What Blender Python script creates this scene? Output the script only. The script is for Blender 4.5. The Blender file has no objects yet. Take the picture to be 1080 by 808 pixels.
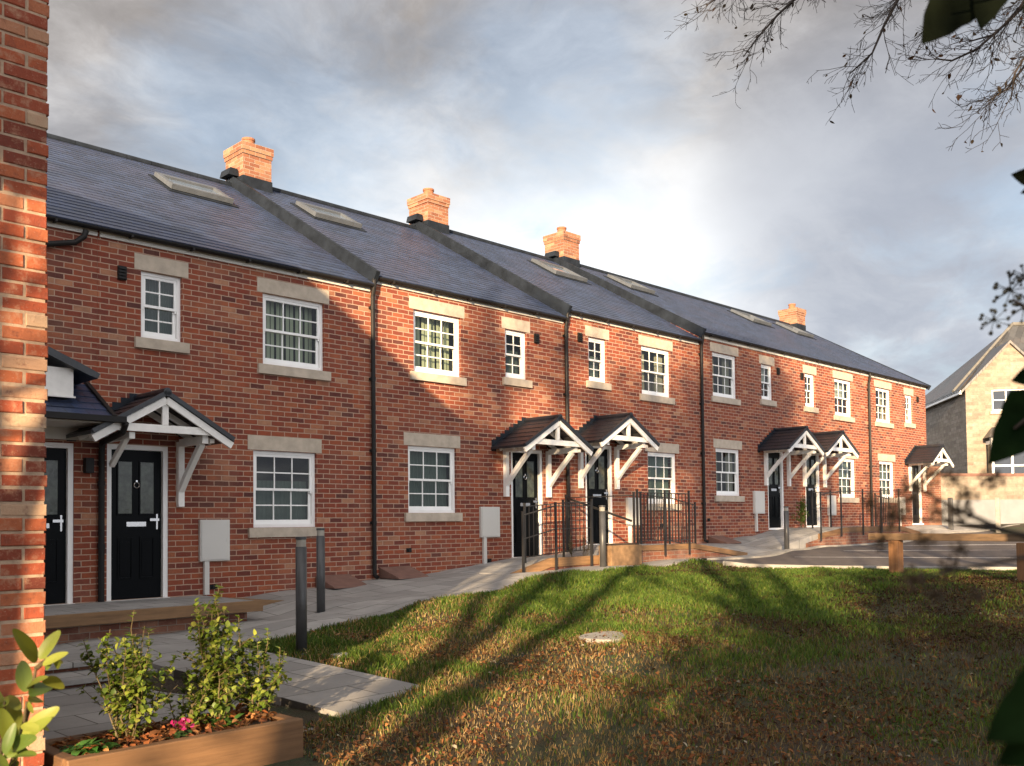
import bpy, math, random
import numpy as np
from mathutils import Vector, Matrix
random.seed(7); rng = np.random.default_rng(7)
SC = bpy.context.scene; COL = SC.collection
PI = math.pi
# ------------------------------------------------------------------ camera model (u along the terrace, n into it, z up)
CF, CYAW, CPIT, CROLL, CSH, CD, CH = 997.2767, 0.78785, 0.03441, -0.01163, 113.4943, 12.2412, 0.335
def ray(x, y):
    dx, dy = x-540, y-404-CSH
    cr, sr = math.cos(CROLL), math.sin(CROLL)
    a, b = dx*cr+dy*sr, -dx*sr+dy*cr
    X, Y2, Z2 = a/CF, -b/CF, 1.0
    cp, sp = math.cos(CPIT), math.sin(CPIT)
    Y, Z = Y2*cp+Z2*sp, -Y2*sp+Z2*cp
    cy, sy = math.cos(CYAW), math.sin(CYAW)
    return Vector((X*cy+Z*sy, -X*sy+Z*cy, Y))
CAM = Vector((0, -CD, CH))
FWD = Vector((math.sin(CYAW), math.cos(CYAW), 0))
def at_n(x, y, n): d = ray(x, y); return CAM + d*((n+CD)/d.y)
def at_u(x, y, u): d = ray(x, y); return CAM + d*(u/d.x)
def at_z(x, y, z): d = ray(x, y); return CAM + d*((z-CH)/d.z)
def at_d(x, y, dist): d = ray(x, y); return CAM + d*(dist/d.dot(FWD))

# ------------------------------------------------------------------ terrain
CTRL = np.array([
 (5.15,-3.3,-.905),(5.15,-3.8,-.92),(5.15,-4.3,-.93),(5.15,-4.8,-.94),(5.15,-5.3,-.955),(5.15,-5.8,-.97),(5.15,-6.3,-.985),(4.7,-6.65,-1.0),(4.2,-6.8,-1.01),(4.4,-4.0,-1.0),(4.4,-5.0,-1.02),(4.4,-5.8,-1.04),(6.5,-2.5,-.79),(6.2,-1.55,-.88),(3.5,-1.6,-.98),(4.9,-1.6,-.94),(7.6,-1.2,-.70),(4,-2.5,-.87),(4,-1.0,-.9),(2,-1,-.95),(7.9,0,-.63),(9,0,-.56),(9.84,0,-.52),(11.3,0,-.44),(12.5,-1.9,-.43),
 (10.7,-2.4,-.45),(8.2,-2.8,-.63),(14.7,-2.4,-.39),(17,-2.3,-.42),(18.5,0,-.2),(20.5,0,-.06),(19.9,-1.5,-.36),(22,-1.4,-.33),(25,-2,-.32),
 (27,0,-.1),(31,0,.1),(31,-3,-.25),(16,-6,-.52),(20,-8,-.5),(24,-5,-.42),(30,-8,-.4),(16.5,-12,-.55),(20,-15,-.55),(13.6,-6.5,-.5),(13.4,-8.2,-.52),(7.2,-6.35,-.82),
 (4.6,-6.5,-.96),(4,-8.2,-1.12),(6,-10.4,-1.13),(0,-12,-1.27),(-4,-12,-1.3),(-8,-16,-1.3),(2,-16,-1.3),(2,-6.8,-1.12),(3.2,-6.6,-1.07),(3.6,-7.0,-1.06),(3.5,-7.5,-1.09),(2,-4.5,-1.15),(3.2,-5.4,-1.15),(3.0,-4.0,-1.12),(3.0,-2.8,-1.0),(10,-9,-.8),(10,-5,-.66),(12,-3.6,-.57),(14,-3.4,-.54),(13,-4.6,-.58),
 (36.6,-.8,.05),(43,1.2,.15),(40,-10,-.2),(-10,-6,-1.1),(-3,0,-.95),(35,5,.15),(60,0,.3),(60,-40,-.2),(0,-50,-1.3),(-50,0,-1.2),(20,40,.2),(100,50,.5)], float)
def T(u, n):
    u = np.asarray(u, float); n = np.asarray(n, float)
    d2 = (u[..., None]-CTRL[:, 0])**2 + (n[..., None]-CTRL[:, 1])**2
    w = 1.0/(d2+0.15)**1.7
    return (w*CTRL[:, 2]).sum(-1)/w.sum(-1)
def tz(u, n): return float(T(u, n))
def on_ground(x, y, dz=0.0):
    p = at_z(x, y, -0.8)
    for _ in range(30):
        p2 = at_z(x, y, tz(p.x, p.y)+dz)
        p = p*0.5+p2*0.5
    return p

# ------------------------------------------------------------------ mesh collector and object helpers
POS = {}
class MB:
    def __init__(s): s.v = []; s.f = []; s.m = []; s.mi = 0
    def add(s, vs, fs):
        o = len(s.v); s.v += [tuple(v) for v in vs]
        for f in fs: s.f.append(tuple(i+o for i in f)); s.m.append(s.mi)
        return s
    def box(s, x0, x1, y0, y1, z0, z1):
        return s.add([(x0,y0,z0),(x1,y0,z0),(x1,y1,z0),(x0,y1,z0),(x0,y0,z1),(x1,y0,z1),(x1,y1,z1),(x0,y1,z1)],
              [(0,3,2,1),(4,5,6,7),(0,1,5,4),(1,2,6,5),(2,3,7,6),(3,0,4,7)])
    def quad(s, a, b, c, d): return s.add([a,b,c,d], [(0,1,2,3)])
    def bar(s, p, q, w, h, up=(0,0,1)):
        p, q = Vector(p), Vector(q); t = (q-p).normalized(); upv = Vector(up)
        sd = t.cross(upv)
        if sd.length < 1e-4: sd = t.cross(Vector((1,0,0)))
        sd.normalize(); up2 = sd.cross(t).normalized()
        a, b = sd*(w/2), up2*(h/2)
        vs = [p-a-b, p+a-b, p+a+b, p-a+b, q-a-b, q+a-b, q+a+b, q-a+b]
        return s.add(vs, [(0,1,2,3),(7,6,5,4),(0,4,5,1),(1,5,6,2),(2,6,7,3),(3,7,4,0)])
    def prism(s, poly, off):
        off = Vector(off); n = len(poly); vs = [Vector(p) for p in poly]+[Vector(p)+off for p in poly]
        fs = [tuple(range(n))[::-1], tuple(range(n, 2*n))]
        for i in range(n): j = (i+1) % n; fs.append((i, j, j+n, i+n))
        return s.add(vs, fs)
    def tube(s, pts, rad, seg=6, cap=True):
        pts = [Vector(p) for p in pts]
        if not hasattr(rad, '__len__'): rad = [rad]*len(pts)
        vs = []; fs = []
        ref = None
        for i, p in enumerate(pts):
            t = (pts[min(i+1, len(pts)-1)]-pts[max(i-1, 0)])
            t = t.normalized() if t.length > 1e-9 else Vector((0,0,1))
            if ref is None:
                ref = t.cross(Vector((0,0,1)))
                if ref.length < .05: ref = t.cross(Vector((1,0,0)))
            a = (ref - t*ref.dot(t)).normalized(); ref = a; b = t.cross(a)
            for k in range(seg):
                an = 2*PI*k/seg; vs.append(p+(a*math.cos(an)+b*math.sin(an))*rad[i])
        for i in range(len(pts)-1):
            for k in range(seg):
                k2 = (k+1) % seg; fs.append((i*seg+k, i*seg+k2, (i+1)*seg+k2, (i+1)*seg+k))
        if cap: fs.append(tuple(range(seg))[::-1]); fs.append(tuple((len(pts)-1)*seg+k for k in range(seg)))
        return s.add(vs, fs)
    def mesh(s, name, mats, base=(0,0,0), smooth=False, cols=None):
        me = bpy.data.meshes.new(name); b = Vector(base)
        me.from_pydata([tuple(Vector(v)-b) for v in s.v], [], s.f)
        if not isinstance(mats, (list, tuple)): mats = [mats]
        for m in mats: me.materials.append(m)
        if len(mats) > 1: me.polygons.foreach_set('material_index', s.m)
        if smooth: me.polygons.foreach_set('use_smooth', [True]*len(me.polygons))
        me.update(); return me
    def build(s, name, mats, parent=None, smooth=False, bevel=0):
        base = POS[parent.name] if parent is not None else Vector((0,0,0))
        me = s.mesh(name, mats, base, smooth)
        o = bpy.data.objects.new(name, me); COL.objects.link(o)
        if parent is not None: o.parent = parent; POS[o.name] = base.copy()
        else: POS[o.name] = Vector((0,0,0))
        if bevel:
            bm = o.modifiers.new('bev', 'BEVEL'); bm.width = bevel; bm.segments = 2; bm.limit_method = 'ANGLE'
        return o
def child(name, me, parent, world):
    o = bpy.data.objects.new(name, me); COL.objects.link(o); o.parent = parent
    o.location = Vector(world)-POS[parent.name]; POS[o.name] = Vector(world); return o
def tag(o, label=None, cat=None, group=None, kind=None):
    if label: o['label'] = label
    if cat: o['category'] = cat
    if group: o['group'] = group
    if kind: o['kind'] = kind
    return o
def thing(name, loc, label, cat, group=None):
    o = bpy.data.objects.new(name, None); COL.objects.link(o); o.location = loc; o.empty_display_size = .2
    POS[o.name] = Vector(loc); return tag(o, label, cat, group)

# ------------------------------------------------------------------ materials
def newmat(name):
    m = bpy.data.materials.new(name); m.use_nodes = True; nt = m.node_tree; nt.nodes.clear()
    out = nt.nodes.new('ShaderNodeOutputMaterial'); p = nt.nodes.new('ShaderNodeBsdfPrincipled')
    nt.links.new(p.outputs[0], out.inputs[0]); return m, nt, p
def N(nt, typ, **kw):
    n = nt.nodes.new(typ)
    for k, v in kw.items():
        if k in n.inputs.keys() if hasattr(n.inputs, 'keys') else False: n.inputs[k].default_value = v
        else: setattr(n, k, v)
    return n
def ramp(nt, fac, stops, interp='LINEAR'):
    r = nt.nodes.new('ShaderNodeValToRGB'); r.color_ramp.interpolation = interp
    el = r.color_ramp.elements
    while len(el) < len(stops): el.new(0.5)
    for e, (p, c) in zip(el, stops): e.position = p; e.color = (*c, 1) if len(c) == 3 else c
    nt.links.new(fac, r.inputs[0]); return r.outputs[0]
def mixc(nt, fac, a, b, bt='MIX'):
    m = nt.nodes.new('ShaderNodeMix'); m.data_type = 'RGBA'; m.blend_type = bt
    for sock, val in ((m.inputs[0], fac), (m.inputs[6], a), (m.inputs[7], b)):
        if hasattr(val, 'is_linked'): nt.links.new(val, sock)
        elif isinstance(val, (int, float)): sock.default_value = val
        else: sock.default_value = (*val, 1)
    return m.outputs[2]
def noise(nt, vec, scale, detail=4, rough=.55):
    n = nt.nodes.new('ShaderNodeTexNoise'); n.inputs['Scale'].default_value = scale
    n.inputs['Detail'].default_value = detail; n.inputs['Roughness'].default_value = rough
    if vec is not None: nt.links.new(vec, n.inputs['Vector'])
    return n.outputs[0]
def mathn(nt, op, a, b=0.0, clamp=False):
    m = nt.nodes.new('ShaderNodeMath'); m.operation = op; m.use_clamp = clamp
    for s, v in ((m.inputs[0], a), (m.inputs[1], b)):
        if hasattr(v, 'is_linked'): nt.links.new(v, s)
        else: s.default_value = v
    return m.outputs[0]
def bump(nt, p, h, strength=.5, dist=.01):
    b = nt.nodes.new('ShaderNodeBump'); b.inputs['Strength'].default_value = strength; b.inputs['Distance'].default_value = dist
    nt.links.new(h, b.inputs['Height']); nt.links.new(b.outputs[0], p.inputs['Normal'])
def geo_pos(nt): return nt.nodes.new('ShaderNodeNewGeometry').outputs['Position']
def wallvec(nt):
    g = nt.nodes.new('ShaderNodeNewGeometry'); sp = nt.nodes.new('ShaderNodeSeparateXYZ'); nt.links.new(g.outputs['Position'], sp.inputs[0])
    sn = nt.nodes.new('ShaderNodeSeparateXYZ'); nt.links.new(g.outputs['True Normal'], sn.inputs[0])
    side = mathn(nt, 'GREATER_THAN', mathn(nt, 'ABSOLUTE', sn.outputs[0]), .5)
    mx = nt.nodes.new('ShaderNodeMix'); nt.links.new(side, mx.inputs[0]); nt.links.new(sp.outputs[0], mx.inputs[2]); nt.links.new(sp.outputs[1], mx.inputs[3])
    c = nt.nodes.new('ShaderNodeCombineXYZ'); nt.links.new(mx.outputs[0], c.inputs[0]); nt.links.new(sp.outputs[2], c.inputs[1])
    return c.outputs[0], g.outputs['Position']
def bricktex(nt, vec, w, h, mort, off=.5, smooth=.25):
    b = nt.nodes.new('ShaderNodeTexBrick'); b.offset = off; b.inputs['Scale'].default_value = 1
    b.inputs['Color1'].default_value = (0,0,0,1); b.inputs['Color2'].default_value = (1,1,1,1); b.inputs['Mortar'].default_value = (.5,.5,.5,1)
    b.inputs['Mortar Size'].default_value = mort; b.inputs['Mortar Smooth'].default_value = smooth; b.inputs['Bias'].default_value = 0
    b.inputs['Brick Width'].default_value = w; b.inputs['Row Height'].default_value = h
    nt.links.new(vec, b.inputs['Vector']); return b
def brick_mat(name, stops, mortar, patch=(.46,.27,.19), patchamt=.55, w=.225, h=.075, mort=.006, rough=.85):
    m, nt, p = newmat(name); v, pos = wallvec(nt)
    wob = nt.nodes.new('ShaderNodeTexNoise'); wob.inputs['Scale'].default_value = 9; nt.links.new(v, wob.inputs['Vector'])
    sub = nt.nodes.new('ShaderNodeVectorMath'); sub.operation = 'SUBTRACT'; nt.links.new(wob.outputs['Color'], sub.inputs[0]); sub.inputs[1].default_value = (.5,.5,.5)
    sca = nt.nodes.new('ShaderNodeVectorMath'); sca.operation = 'SCALE'; nt.links.new(sub.outputs[0], sca.inputs[0]); sca.inputs['Scale'].default_value = .012
    ad = nt.nodes.new('ShaderNodeVectorMath'); nt.links.new(v, ad.inputs[0]); nt.links.new(sca.outputs[0], ad.inputs[1])
    b = bricktex(nt, ad.outputs[0], w, h, mort)
    c = ramp(nt, b.outputs[0], stops)
    n1 = noise(nt, pos, 1.3, 5, .6); n2 = noise(nt, pos, 38, 4, .65); n3 = noise(nt, pos, 5.5, 3, .6)
    c = mixc(nt, ramp(nt, n1, [(.50,(0,0,0)),(.72,(patchamt,)*3)]), c, patch)
    c = mixc(nt, ramp(nt, n3, [(.3,(.45,)*3),(.65,(0,0,0))]), c, (.10,.045,.035))
    c = mixc(nt, ramp(nt, n2, [(.60,(0,0,0)),(.75,(.40,)*3)]), c, (.42,.30,.24))
    c = mixc(nt, ramp(nt, n2, [(.25,(.5,)*3),(.45,(0,0,0))]), c, (.07,.035,.03))
    mc = mixc(nt, n3, mortar, tuple(x*.72 for x in mortar))
    c = mixc(nt, b.outputs['Fac'], c, mc)
    nt.links.new(c, p.inputs['Base Color']); p.inputs['Roughness'].default_value = rough
    hgt = mathn(nt, 'ADD', mathn(nt, 'MULTIPLY', b.outputs['Fac'], -1.0), mathn(nt, 'MULTIPLY', n2, .5))
    bump(nt, p, hgt, .7, .008); return m
STOPS = [(0,(.080,.019,.014)),(.14,(.175,.032,.016)),(.45,(.245,.047,.019)),(.78,(.295,.067,.024)),(.93,(.33,.102,.043)),(1,(.42,.21,.12))]
M = {}
M['brick'] = brick_mat('red_brick', STOPS, (.47,.31,.225), patch=(.35,.17,.11), patchamt=.34, mort=.0075)
M['chimney_brick'] = brick_mat('chimney_brick', [(0,(.20,.07,.035)),(.35,(.28,.11,.055)),(.7,(.33,.15,.075)),(1,(.37,.22,.13))], (.34,.26,.20), patch=(.35,.22,.14), patchamt=.4)
M['plinth_brick'] = brick_mat('plinth_brick', [(0,(.12,.04,.024)),(.4,(.19,.06,.03)),(.8,(.235,.09,.045)),(1,(.27,.13,.075))], (.28,.21,.16))
def plain(name, col, rough=.5, var=.15, scale=6, bmp=.1, metal=0, spec=.5, vscale=60):
    m, nt, p = newmat(name); pos = geo_pos(nt)
    n = noise(nt, pos, scale, 5); n2 = noise(nt, pos, vscale, 3)
    c = mixc(nt, ramp(nt, n, [(.3,(0,0,0)),(.7,(1,1,1))]), tuple(x*(1-var) for x in col), tuple(min(1, x*(1+var)) for x in col))
    nt.links.new(c, p.inputs['Base Color']); p.inputs['Roughness'].default_value = rough; p.inputs['Metallic'].default_value = metal
    p.inputs['Specular IOR Level'].default_value = spec
    if bmp: bump(nt, p, n2, bmp, .004)
    return m
M['white'] = plain('white_paint', (.86,.86,.85), .35, .04, 3, .03)
M['white_wood'] = plain('white_timber', (.84,.83,.80), .55, .07, 9, .12)
M['cream'] = plain('fascia_cream', (.58,.56,.51), .5, .05, 3, .03)
M['stone'] = plain('lintel_stone', (.45,.385,.31), .85, .16, 7, .25)
M['black'] = plain('black_plastic', (.014,.013,.013), .55, .1, 4, 0, 0, .25)
M['door'] = plain('black_door', (.004,.005,.0065), .3, .05, 4, .02, 0, .07)
M['iron'] = plain('black_iron', (.016,.016,.017), .45, .1, 10, .05)
M['chrome'] = plain('chrome', (.65,.65,.66), .2, .02, 4, 0, 1)
M['lead'] = plain('lead_flashing', (.013,.017,.024), .5, .4, 4, .2, 0, .18)
M['terracotta'] = plain('terracotta', (.28,.11,.055), .8, .15, 8, .15)
M['meter'] = plain('meter_box', (.58,.57,.54), .45, .04, 2, .02)
M['boxstone'] = plain('box_stone', (.20,.12,.06), .9, .35, 9, .4)
M['ridge'] = plain('ridge_tile', (.13,.125,.115), .9, .2, 5, .3)
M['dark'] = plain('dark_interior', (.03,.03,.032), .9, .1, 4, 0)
M['galv'] = plain('grey_post', (.05,.051,.053), .4, .12, 7, .06, .0)
M['galv_light'] = plain('pale_post_band', (.30,.28,.24), .5, .15, 14, .06)
M['concrete'] = plain('concrete', (.27,.255,.23), .9, .18, 5, .3)
M['redconc'] = plain('red_concrete', (.16,.085,.065), .9, .2, 7, .25)
M['soil'] = plain('soil', (.035,.022,.015), .95, .5, 9, .9, vscale=30)
M['tyre'] = M['black']
def slate(name, base, var, m_, row=.2, width=.25):
    m, nt, p = newmat(name); g = geo_pos(nt); sp = nt.nodes.new('ShaderNodeSeparateXYZ'); nt.links.new(g, sp.inputs[0])
    c_ = nt.nodes.new('ShaderNodeCombineXYZ'); nt.links.new(sp.outputs[0], c_.inputs[0])
    nt.links.new(mathn(nt, 'MULTIPLY', sp.outputs[1], m_), c_.inputs[1])
    b = bricktex(nt, c_.outputs[0], width, row, .004, .5, .1)
    n = noise(nt, g, .9, 4); n2 = noise(nt, g, 30, 3)
    c = ramp(nt, b.outputs[0], [(0, tuple(x*(1-var) for x in base)), (.5, base), (1, tuple(x*(1+var) for x in base))])
    c = mixc(nt, ramp(nt, n, [(.45,(0,0,0)),(.70,(.7,)*3)]), c, (base[0]*1.6, base[1]*1.15, base[2]*1.0)); n5 = noise(nt, g, 4.5, 5, .65)
    c = mixc(nt, ramp(nt, n5, [(.55,(0,0,0)),(.75,(.5,)*3)]), c, tuple(x*.55 for x in base))
    c = mixc(nt, b.outputs['Fac'], c, (.012,.012,.014))
    nt.links.new(c, p.inputs['Base Color']); 
    nt.links.new(ramp(nt, n2, [(.3,(.33,)*3),(.7,(.5,)*3)]), p.inputs['Roughness'])
    p.inputs['Specular IOR Level'].default_value = .7
    bump(nt, p, mathn(nt, 'ADD', mathn(nt, 'MULTIPLY', b.outputs['Fac'], -1.0), mathn(nt, 'MULTIPLY', b.outputs[0], .5)), .5, .006)
    return m
M['slate'] = slate('roof_slate', (.030,.046,.094), .3, 1.168, .17)
M['canopy_tile'] = slate('canopy_tile', (.006,.009,.015), .25, 1.0, .18, .3)
M['far_slate'] = slate('far_slate', (.055,.056,.058), .25, 1.1, .25, .3)
def wood(name, base, axis=0, rough=.7):
    m, nt, p = newmat(name); g = geo_pos(nt); mp = nt.nodes.new('ShaderNodeMapping'); nt.links.new(g, mp.inputs[0])
    s = [26, 26, 26]; s[axis] = 1.6; mp.inputs['Scale'].default_value = s
    n = noise(nt, mp.outputs[0], 1, 6, .65); n2 = noise(nt, g, 3.2, 4)
    c = ramp(nt, n, [(.25, tuple(x*.55 for x in base)), (.5, base), (.75, tuple(min(1,x*1.35) for x in base))])
    c = mixc(nt, ramp(nt, n2, [(.45,(0,0,0)),(.8,(.5,)*3)]), c, tuple(x*.5 for x in base))
    nt.links.new(c, p.inputs['Base Color']); p.inputs['Roughness'].default_value = rough; bump(nt, p, n, .4, .004); return m
M['sleeper'] = wood('sleeper_timber', (.165,.088,.040), 0)
M['sleeper_n'] = wood('sleeper_timber_cross', (.135,.07,.032), 1)
M['deck_edge'] = wood('deck_edge_timber', (.21,.118,.054), 0)
M['fence_rail'] = wood('fence_rail_timber', (.12,.075,.04), 1)
M['fence_post'] = wood('fence_post_timber', (.18,.085,.033), 2)
M['bark'] = plain('bark', (.05,.038,.028), .9, .35, 12, .8, vscale=40)
M['twig'] = plain('twig_bark', (.030,.022,.018), .85, .2, 9, .2)
M['stem'] = plain('green_brown_stem', (.10,.075,.035), .7, .25, 30, .1)
def paving(name, base, w, h, rot=0):
    m, nt, p = newmat(name); g = geo_pos(nt); mp = nt.nodes.new('ShaderNodeMapping'); nt.links.new(g, mp.inputs[0]); mp.inputs['Rotation'].default_value = (0,0,rot)
    b = bricktex(nt, mp.outputs[0], w, h, .006, .5, .1); n = noise(nt, g, 2.2, 5, .6); n2 = noise(nt, g, 45, 3)
    c = ramp(nt, b.outputs[0], [(0, tuple(x*.8 for x in base)), (1, tuple(x*1.15 for x in base))])
    c = mixc(nt, ramp(nt, n, [(.4,(0,0,0)),(.75,(.65,)*3)]), c, tuple(x*.55 for x in base))
    c = mixc(nt, ramp(nt, n2, [(.6,(0,0,0)),(.8,(.35,)*3)]), c, (.09,.085,.06))
    c = mixc(nt, b.outputs['Fac'], c, (.07,.065,.055))
    nt.links.new(c, p.inputs['Base Color']); p.inputs['Roughness'].default_value = .8
    bump(nt, p, mathn(nt, 'ADD', mathn(nt, 'MULTIPLY', b.outputs['Fac'], -1.0), mathn(nt, 'MULTIPLY', n2, .3)), .5, .006); return m
M['paving'] = paving('grey_paving', (.30,.29,.275), .6, .45)
M['blockpave'] = paving('block_paving', (.065,.054,.056), .2, .1)
M['deckslab'] = paving('deck_slab', (.30,.295,.285), .45, .45)
M['line'] = plain('line_paint', (.42,.41,.40), .7, .15, 9, .1)
def attr_leaf(name, rough=.5, trans=.35, spec=.4):
    m, nt, p = newmat(name); a = nt.nodes.new('ShaderNodeAttribute'); a.attribute_name = 'Col'
    nt.links.new(a.outputs['Color'], p.inputs['Base Color']); p.inputs['Roughness'].default_value = rough; p.inputs['Specular IOR Level'].default_value = spec
    if trans:
        t = nt.nodes.new('ShaderNodeBsdfTranslucent'); nt.links.new(mixc(nt, 1.0, a.outputs['Color'], (1.6,1.5,.7), 'MULTIPLY'), t.inputs[0])
        ms = nt.nodes.new('ShaderNodeMixShader'); ms.inputs[0].default_value = trans
        out = [n for n in nt.nodes if n.type == 'OUTPUT_MATERIAL'][0]
        nt.links.new(p.outputs[0], ms.inputs[1]); nt.links.new(t.outputs[0], ms.inputs[2]); nt.links.new(ms.outputs[0], out.inputs[0])
    return m
M['leaf'] = attr_leaf('leaf', .45, .35)
M['waxy'] = attr_leaf('waxy_leaf', .42, .32, .35)
M['grass'] = attr_leaf('grass_blade', .6, .3, .25)
M['litter'] = attr_leaf('dead_leaf', .75, .2, .2)
def glassmat(name, tint=(.9,.95,.93)):
    m, nt, p = newmat(name); nt.nodes.remove(p); out = nt.nodes[0]
    tr = nt.nodes.new('ShaderNodeBsdfTransparent'); tr.inputs[0].default_value = (*tint, 1)
    gl = nt.nodes.new('ShaderNodeBsdfGlossy'); gl.inputs['Roughness'].default_value = .02
    fr = nt.nodes.new('ShaderNodeLayerWeight'); fr.inputs[0].default_value = .5
    fac = mathn(nt, 'ADD', mathn(nt, 'MULTIPLY', mathn(nt, 'POWER', fr.outputs['Facing'], 4.0), .9), .05)
    ms = nt.nodes.new('ShaderNodeMixShader'); nt.links.new(fac, ms.inputs[0]); nt.links.new(tr.outputs[0], ms.inputs[1]); nt.links.new(gl.outputs[0], ms.inputs[2])
    nt.links.new(ms.outputs[0], out.inputs[0]); return m
M['glass'] = glassmat('window_glass', (.8,.86,.83))
M['doorglass'] = plain('door_glass', (.05,.06,.045), .12, .5, 9, .35, vscale=25)
M['farglass'] = plain('far_window_glass', (.03,.035,.045), .05, .1, 3, 0, 0, .6)
M['skyglass'] = plain('rooflight_glass', (.11,.15,.21), .03, .1, 3, 0, 0, 1.0)
def stripes(name, a, b, scale, axis):
    m, nt, p = newmat(name); g = geo_pos(nt); sp = nt.nodes.new('ShaderNodeSeparateXYZ'); nt.links.new(g, sp.inputs[0])
    w = mathn(nt, 'SINE', mathn(nt, 'MULTIPLY', sp.outputs[axis], scale)); c = mixc(nt, mathn(nt, 'GREATER_THAN', w, .1), a, b)
    nt.links.new(c, p.inputs['Base Color']); p.inputs['Roughness'].default_value = .9; return m
M['vblind'] = stripes('vertical_blind', (.05,.055,.045), (.45,.47,.36), 60, 0)
M['net'] = stripes('net_curtain', (.12,.15,.14), (.22,.26,.25), 45, 0)
M['stonewall'] = brick_mat('coursed_stone', [(0,(.18,.155,.122)),(.4,(.245,.21,.16)),(.8,(.285,.245,.19)),(1,(.28,.25,.21))], (.26,.23,.185), patch=(.33,.29,.22), patchamt=.4, w=.42, h=.15, mort=.008)
M['greystone'] = brick_mat('grey_coursed_stone', [(0,(.22,.20,.17)),(.4,(.28,.255,.21)),(.8,(.32,.29,.245)),(1,(.34,.31,.27))], (.23,.21,.18), patch=(.28,.25,.21), patchamt=.4, w=.42, h=.15, mort=.008)
M['render'] = plain('pale_render', (.20,.205,.215), .9, .1, 2, .15)
# near wall: real bricks, one random tint per brick
def nearbrick():
    m, nt, p = newmat('old_brick'); g = nt.nodes.new('ShaderNodeNewGeometry'); pos = g.outputs['Position']
    c = ramp(nt, g.outputs['Random Per Island'], [(0,(.13,.028,.016)),(.2,(.25,.052,.024)),(.5,(.33,.072,.028)),(.78,(.36,.105,.043)),(.93,(.38,.18,.10)),(1,(.42,.30,.20))])
    n1 = noise(nt, pos, 14, 6, .7); n2 = noise(nt, pos, 90, 4, .7); n3 = noise(nt, pos, 3, 3)
    c = mixc(nt, ramp(nt, n1, [(.52,(0,0,0)),(.7,(.75,)*3)]), c, (.42,.25,.16))
    c = mixc(nt, ramp(nt, n1, [(.28,(.7,)*3),(.45,(0,0,0))]), c, (.13,.045,.03))
    c = mixc(nt, ramp(nt, n2, [(.62,(0,0,0)),(.72,(.6,)*3)]), c, (.5,.4,.32))
    nt.links.new(c, p.inputs['Base Color']); p.inputs['Roughness'].default_value = .9
    bump(nt, p, mathn(nt, 'ADD', n1, mathn(nt, 'MULTIPLY', n2, .5)), .8, .008); return m
M['nearbrick'] = nearbrick()
M['nearmortar'] = plain('sandy_mortar', (.40,.29,.205), .95, .25, 20, .8, vscale=120)

# ------------------------------------------------------------------ leaf cloud mesh (folded leaves, vertex colours)
def leafmesh(name, P, D, U, L, W, C, fold=.25, curl=.15):
    """P base points, D leaf direction, U leaf up; each leaf: 8 verts, rib folded, tip drooping"""
    n = len(P); P = np.asarray(P, float); D = np.asarray(D, float); U = np.asarray(U, float)
    D /= np.linalg.norm(D, axis=1, keepdims=True)+1e-9
    S = np.cross(D, U); S /= np.linalg.norm(S, axis=1, keepdims=True)+1e-9; U = np.cross(S, D)
    L = np.broadcast_to(L, (n,))[:, None]; W = np.broadcast_to(W, (n,))[:, None]
    def pt(a, b, c): return P+D*L*a+S*W*b+U*(L*c)
    k = fold*W/L
    V = np.stack([pt(0,0,0), pt(.32,-.42,.0)+U*k*L*.42, pt(.32,0,-.0), pt(.32,.42,0)+U*k*L*.42,
                  pt(.68,-.36,-curl*.5)+U*k*L*.36, pt(.68,0,-curl*.5), pt(.68,.36,-curl*.5)+U*k*L*.36, pt(1,0,-curl*1.3)], 1).reshape(-1, 3)
    base = np.array([[0,2,1],[0,3,2],[1,2,5],[1,5,4],[2,3,6],[2,6,5],[4,5,7],[5,6,7]])
    F = (np.arange(n)[:, None, None]*8+base[None]).reshape(-1, 3)
    return trimesh(name, V, F, np.repeat(np.asarray(C, float), 8, 0))
def trimesh(name, V, F, C=None):
    me = bpy.data.meshes.new(name); me.vertices.add(len(V)); me.vertices.foreach_set('co', np.asarray(V, np.float32).ravel())
    me.loops.add(F.size); me.loops.foreach_set('vertex_index', F.ravel().astype(np.int32))
    me.polygons.add(len(F)); me.polygons.foreach_set('loop_start', np.arange(0, F.size, 3, dtype=np.int32))
    me.polygons.foreach_set('loop_total', np.full(len(F), 3, np.int32))
    if C is not None:
        at = me.color_attributes.new('Col', 'FLOAT_COLOR', 'POINT'); c4 = np.ones((len(V), 4), np.float32); c4[:, :3] = C; at.data.foreach_set('color', c4.ravel())
    me.update(calc_edges=True); me.validate(); return me
def meshobj(name, me, mat, parent=None):
    me.materials.append(mat)
    if parent is not None:
        b = POS[parent.name]; me.transform(Matrix.Translation(-b))
    o = bpy.data.objects.new(name, me); COL.objects.link(o)
    if parent is not None: o.parent = parent; POS[o.name] = POS[parent.name].copy()
    else: POS[o.name] = Vector((0,0,0))
    return o
def tint(n, cols, wts=None, jit=.18):
    cols = np.array(cols); idx = rng.choice(len(cols), n, p=wts); c = cols[idx]*(1+rng.normal(0, jit, (n,1))); return np.clip(c, .002, .9)
def rdir(n):
    v = rng.normal(size=(n,3)); return v/np.linalg.norm(v, axis=1, keepdims=True)

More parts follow.
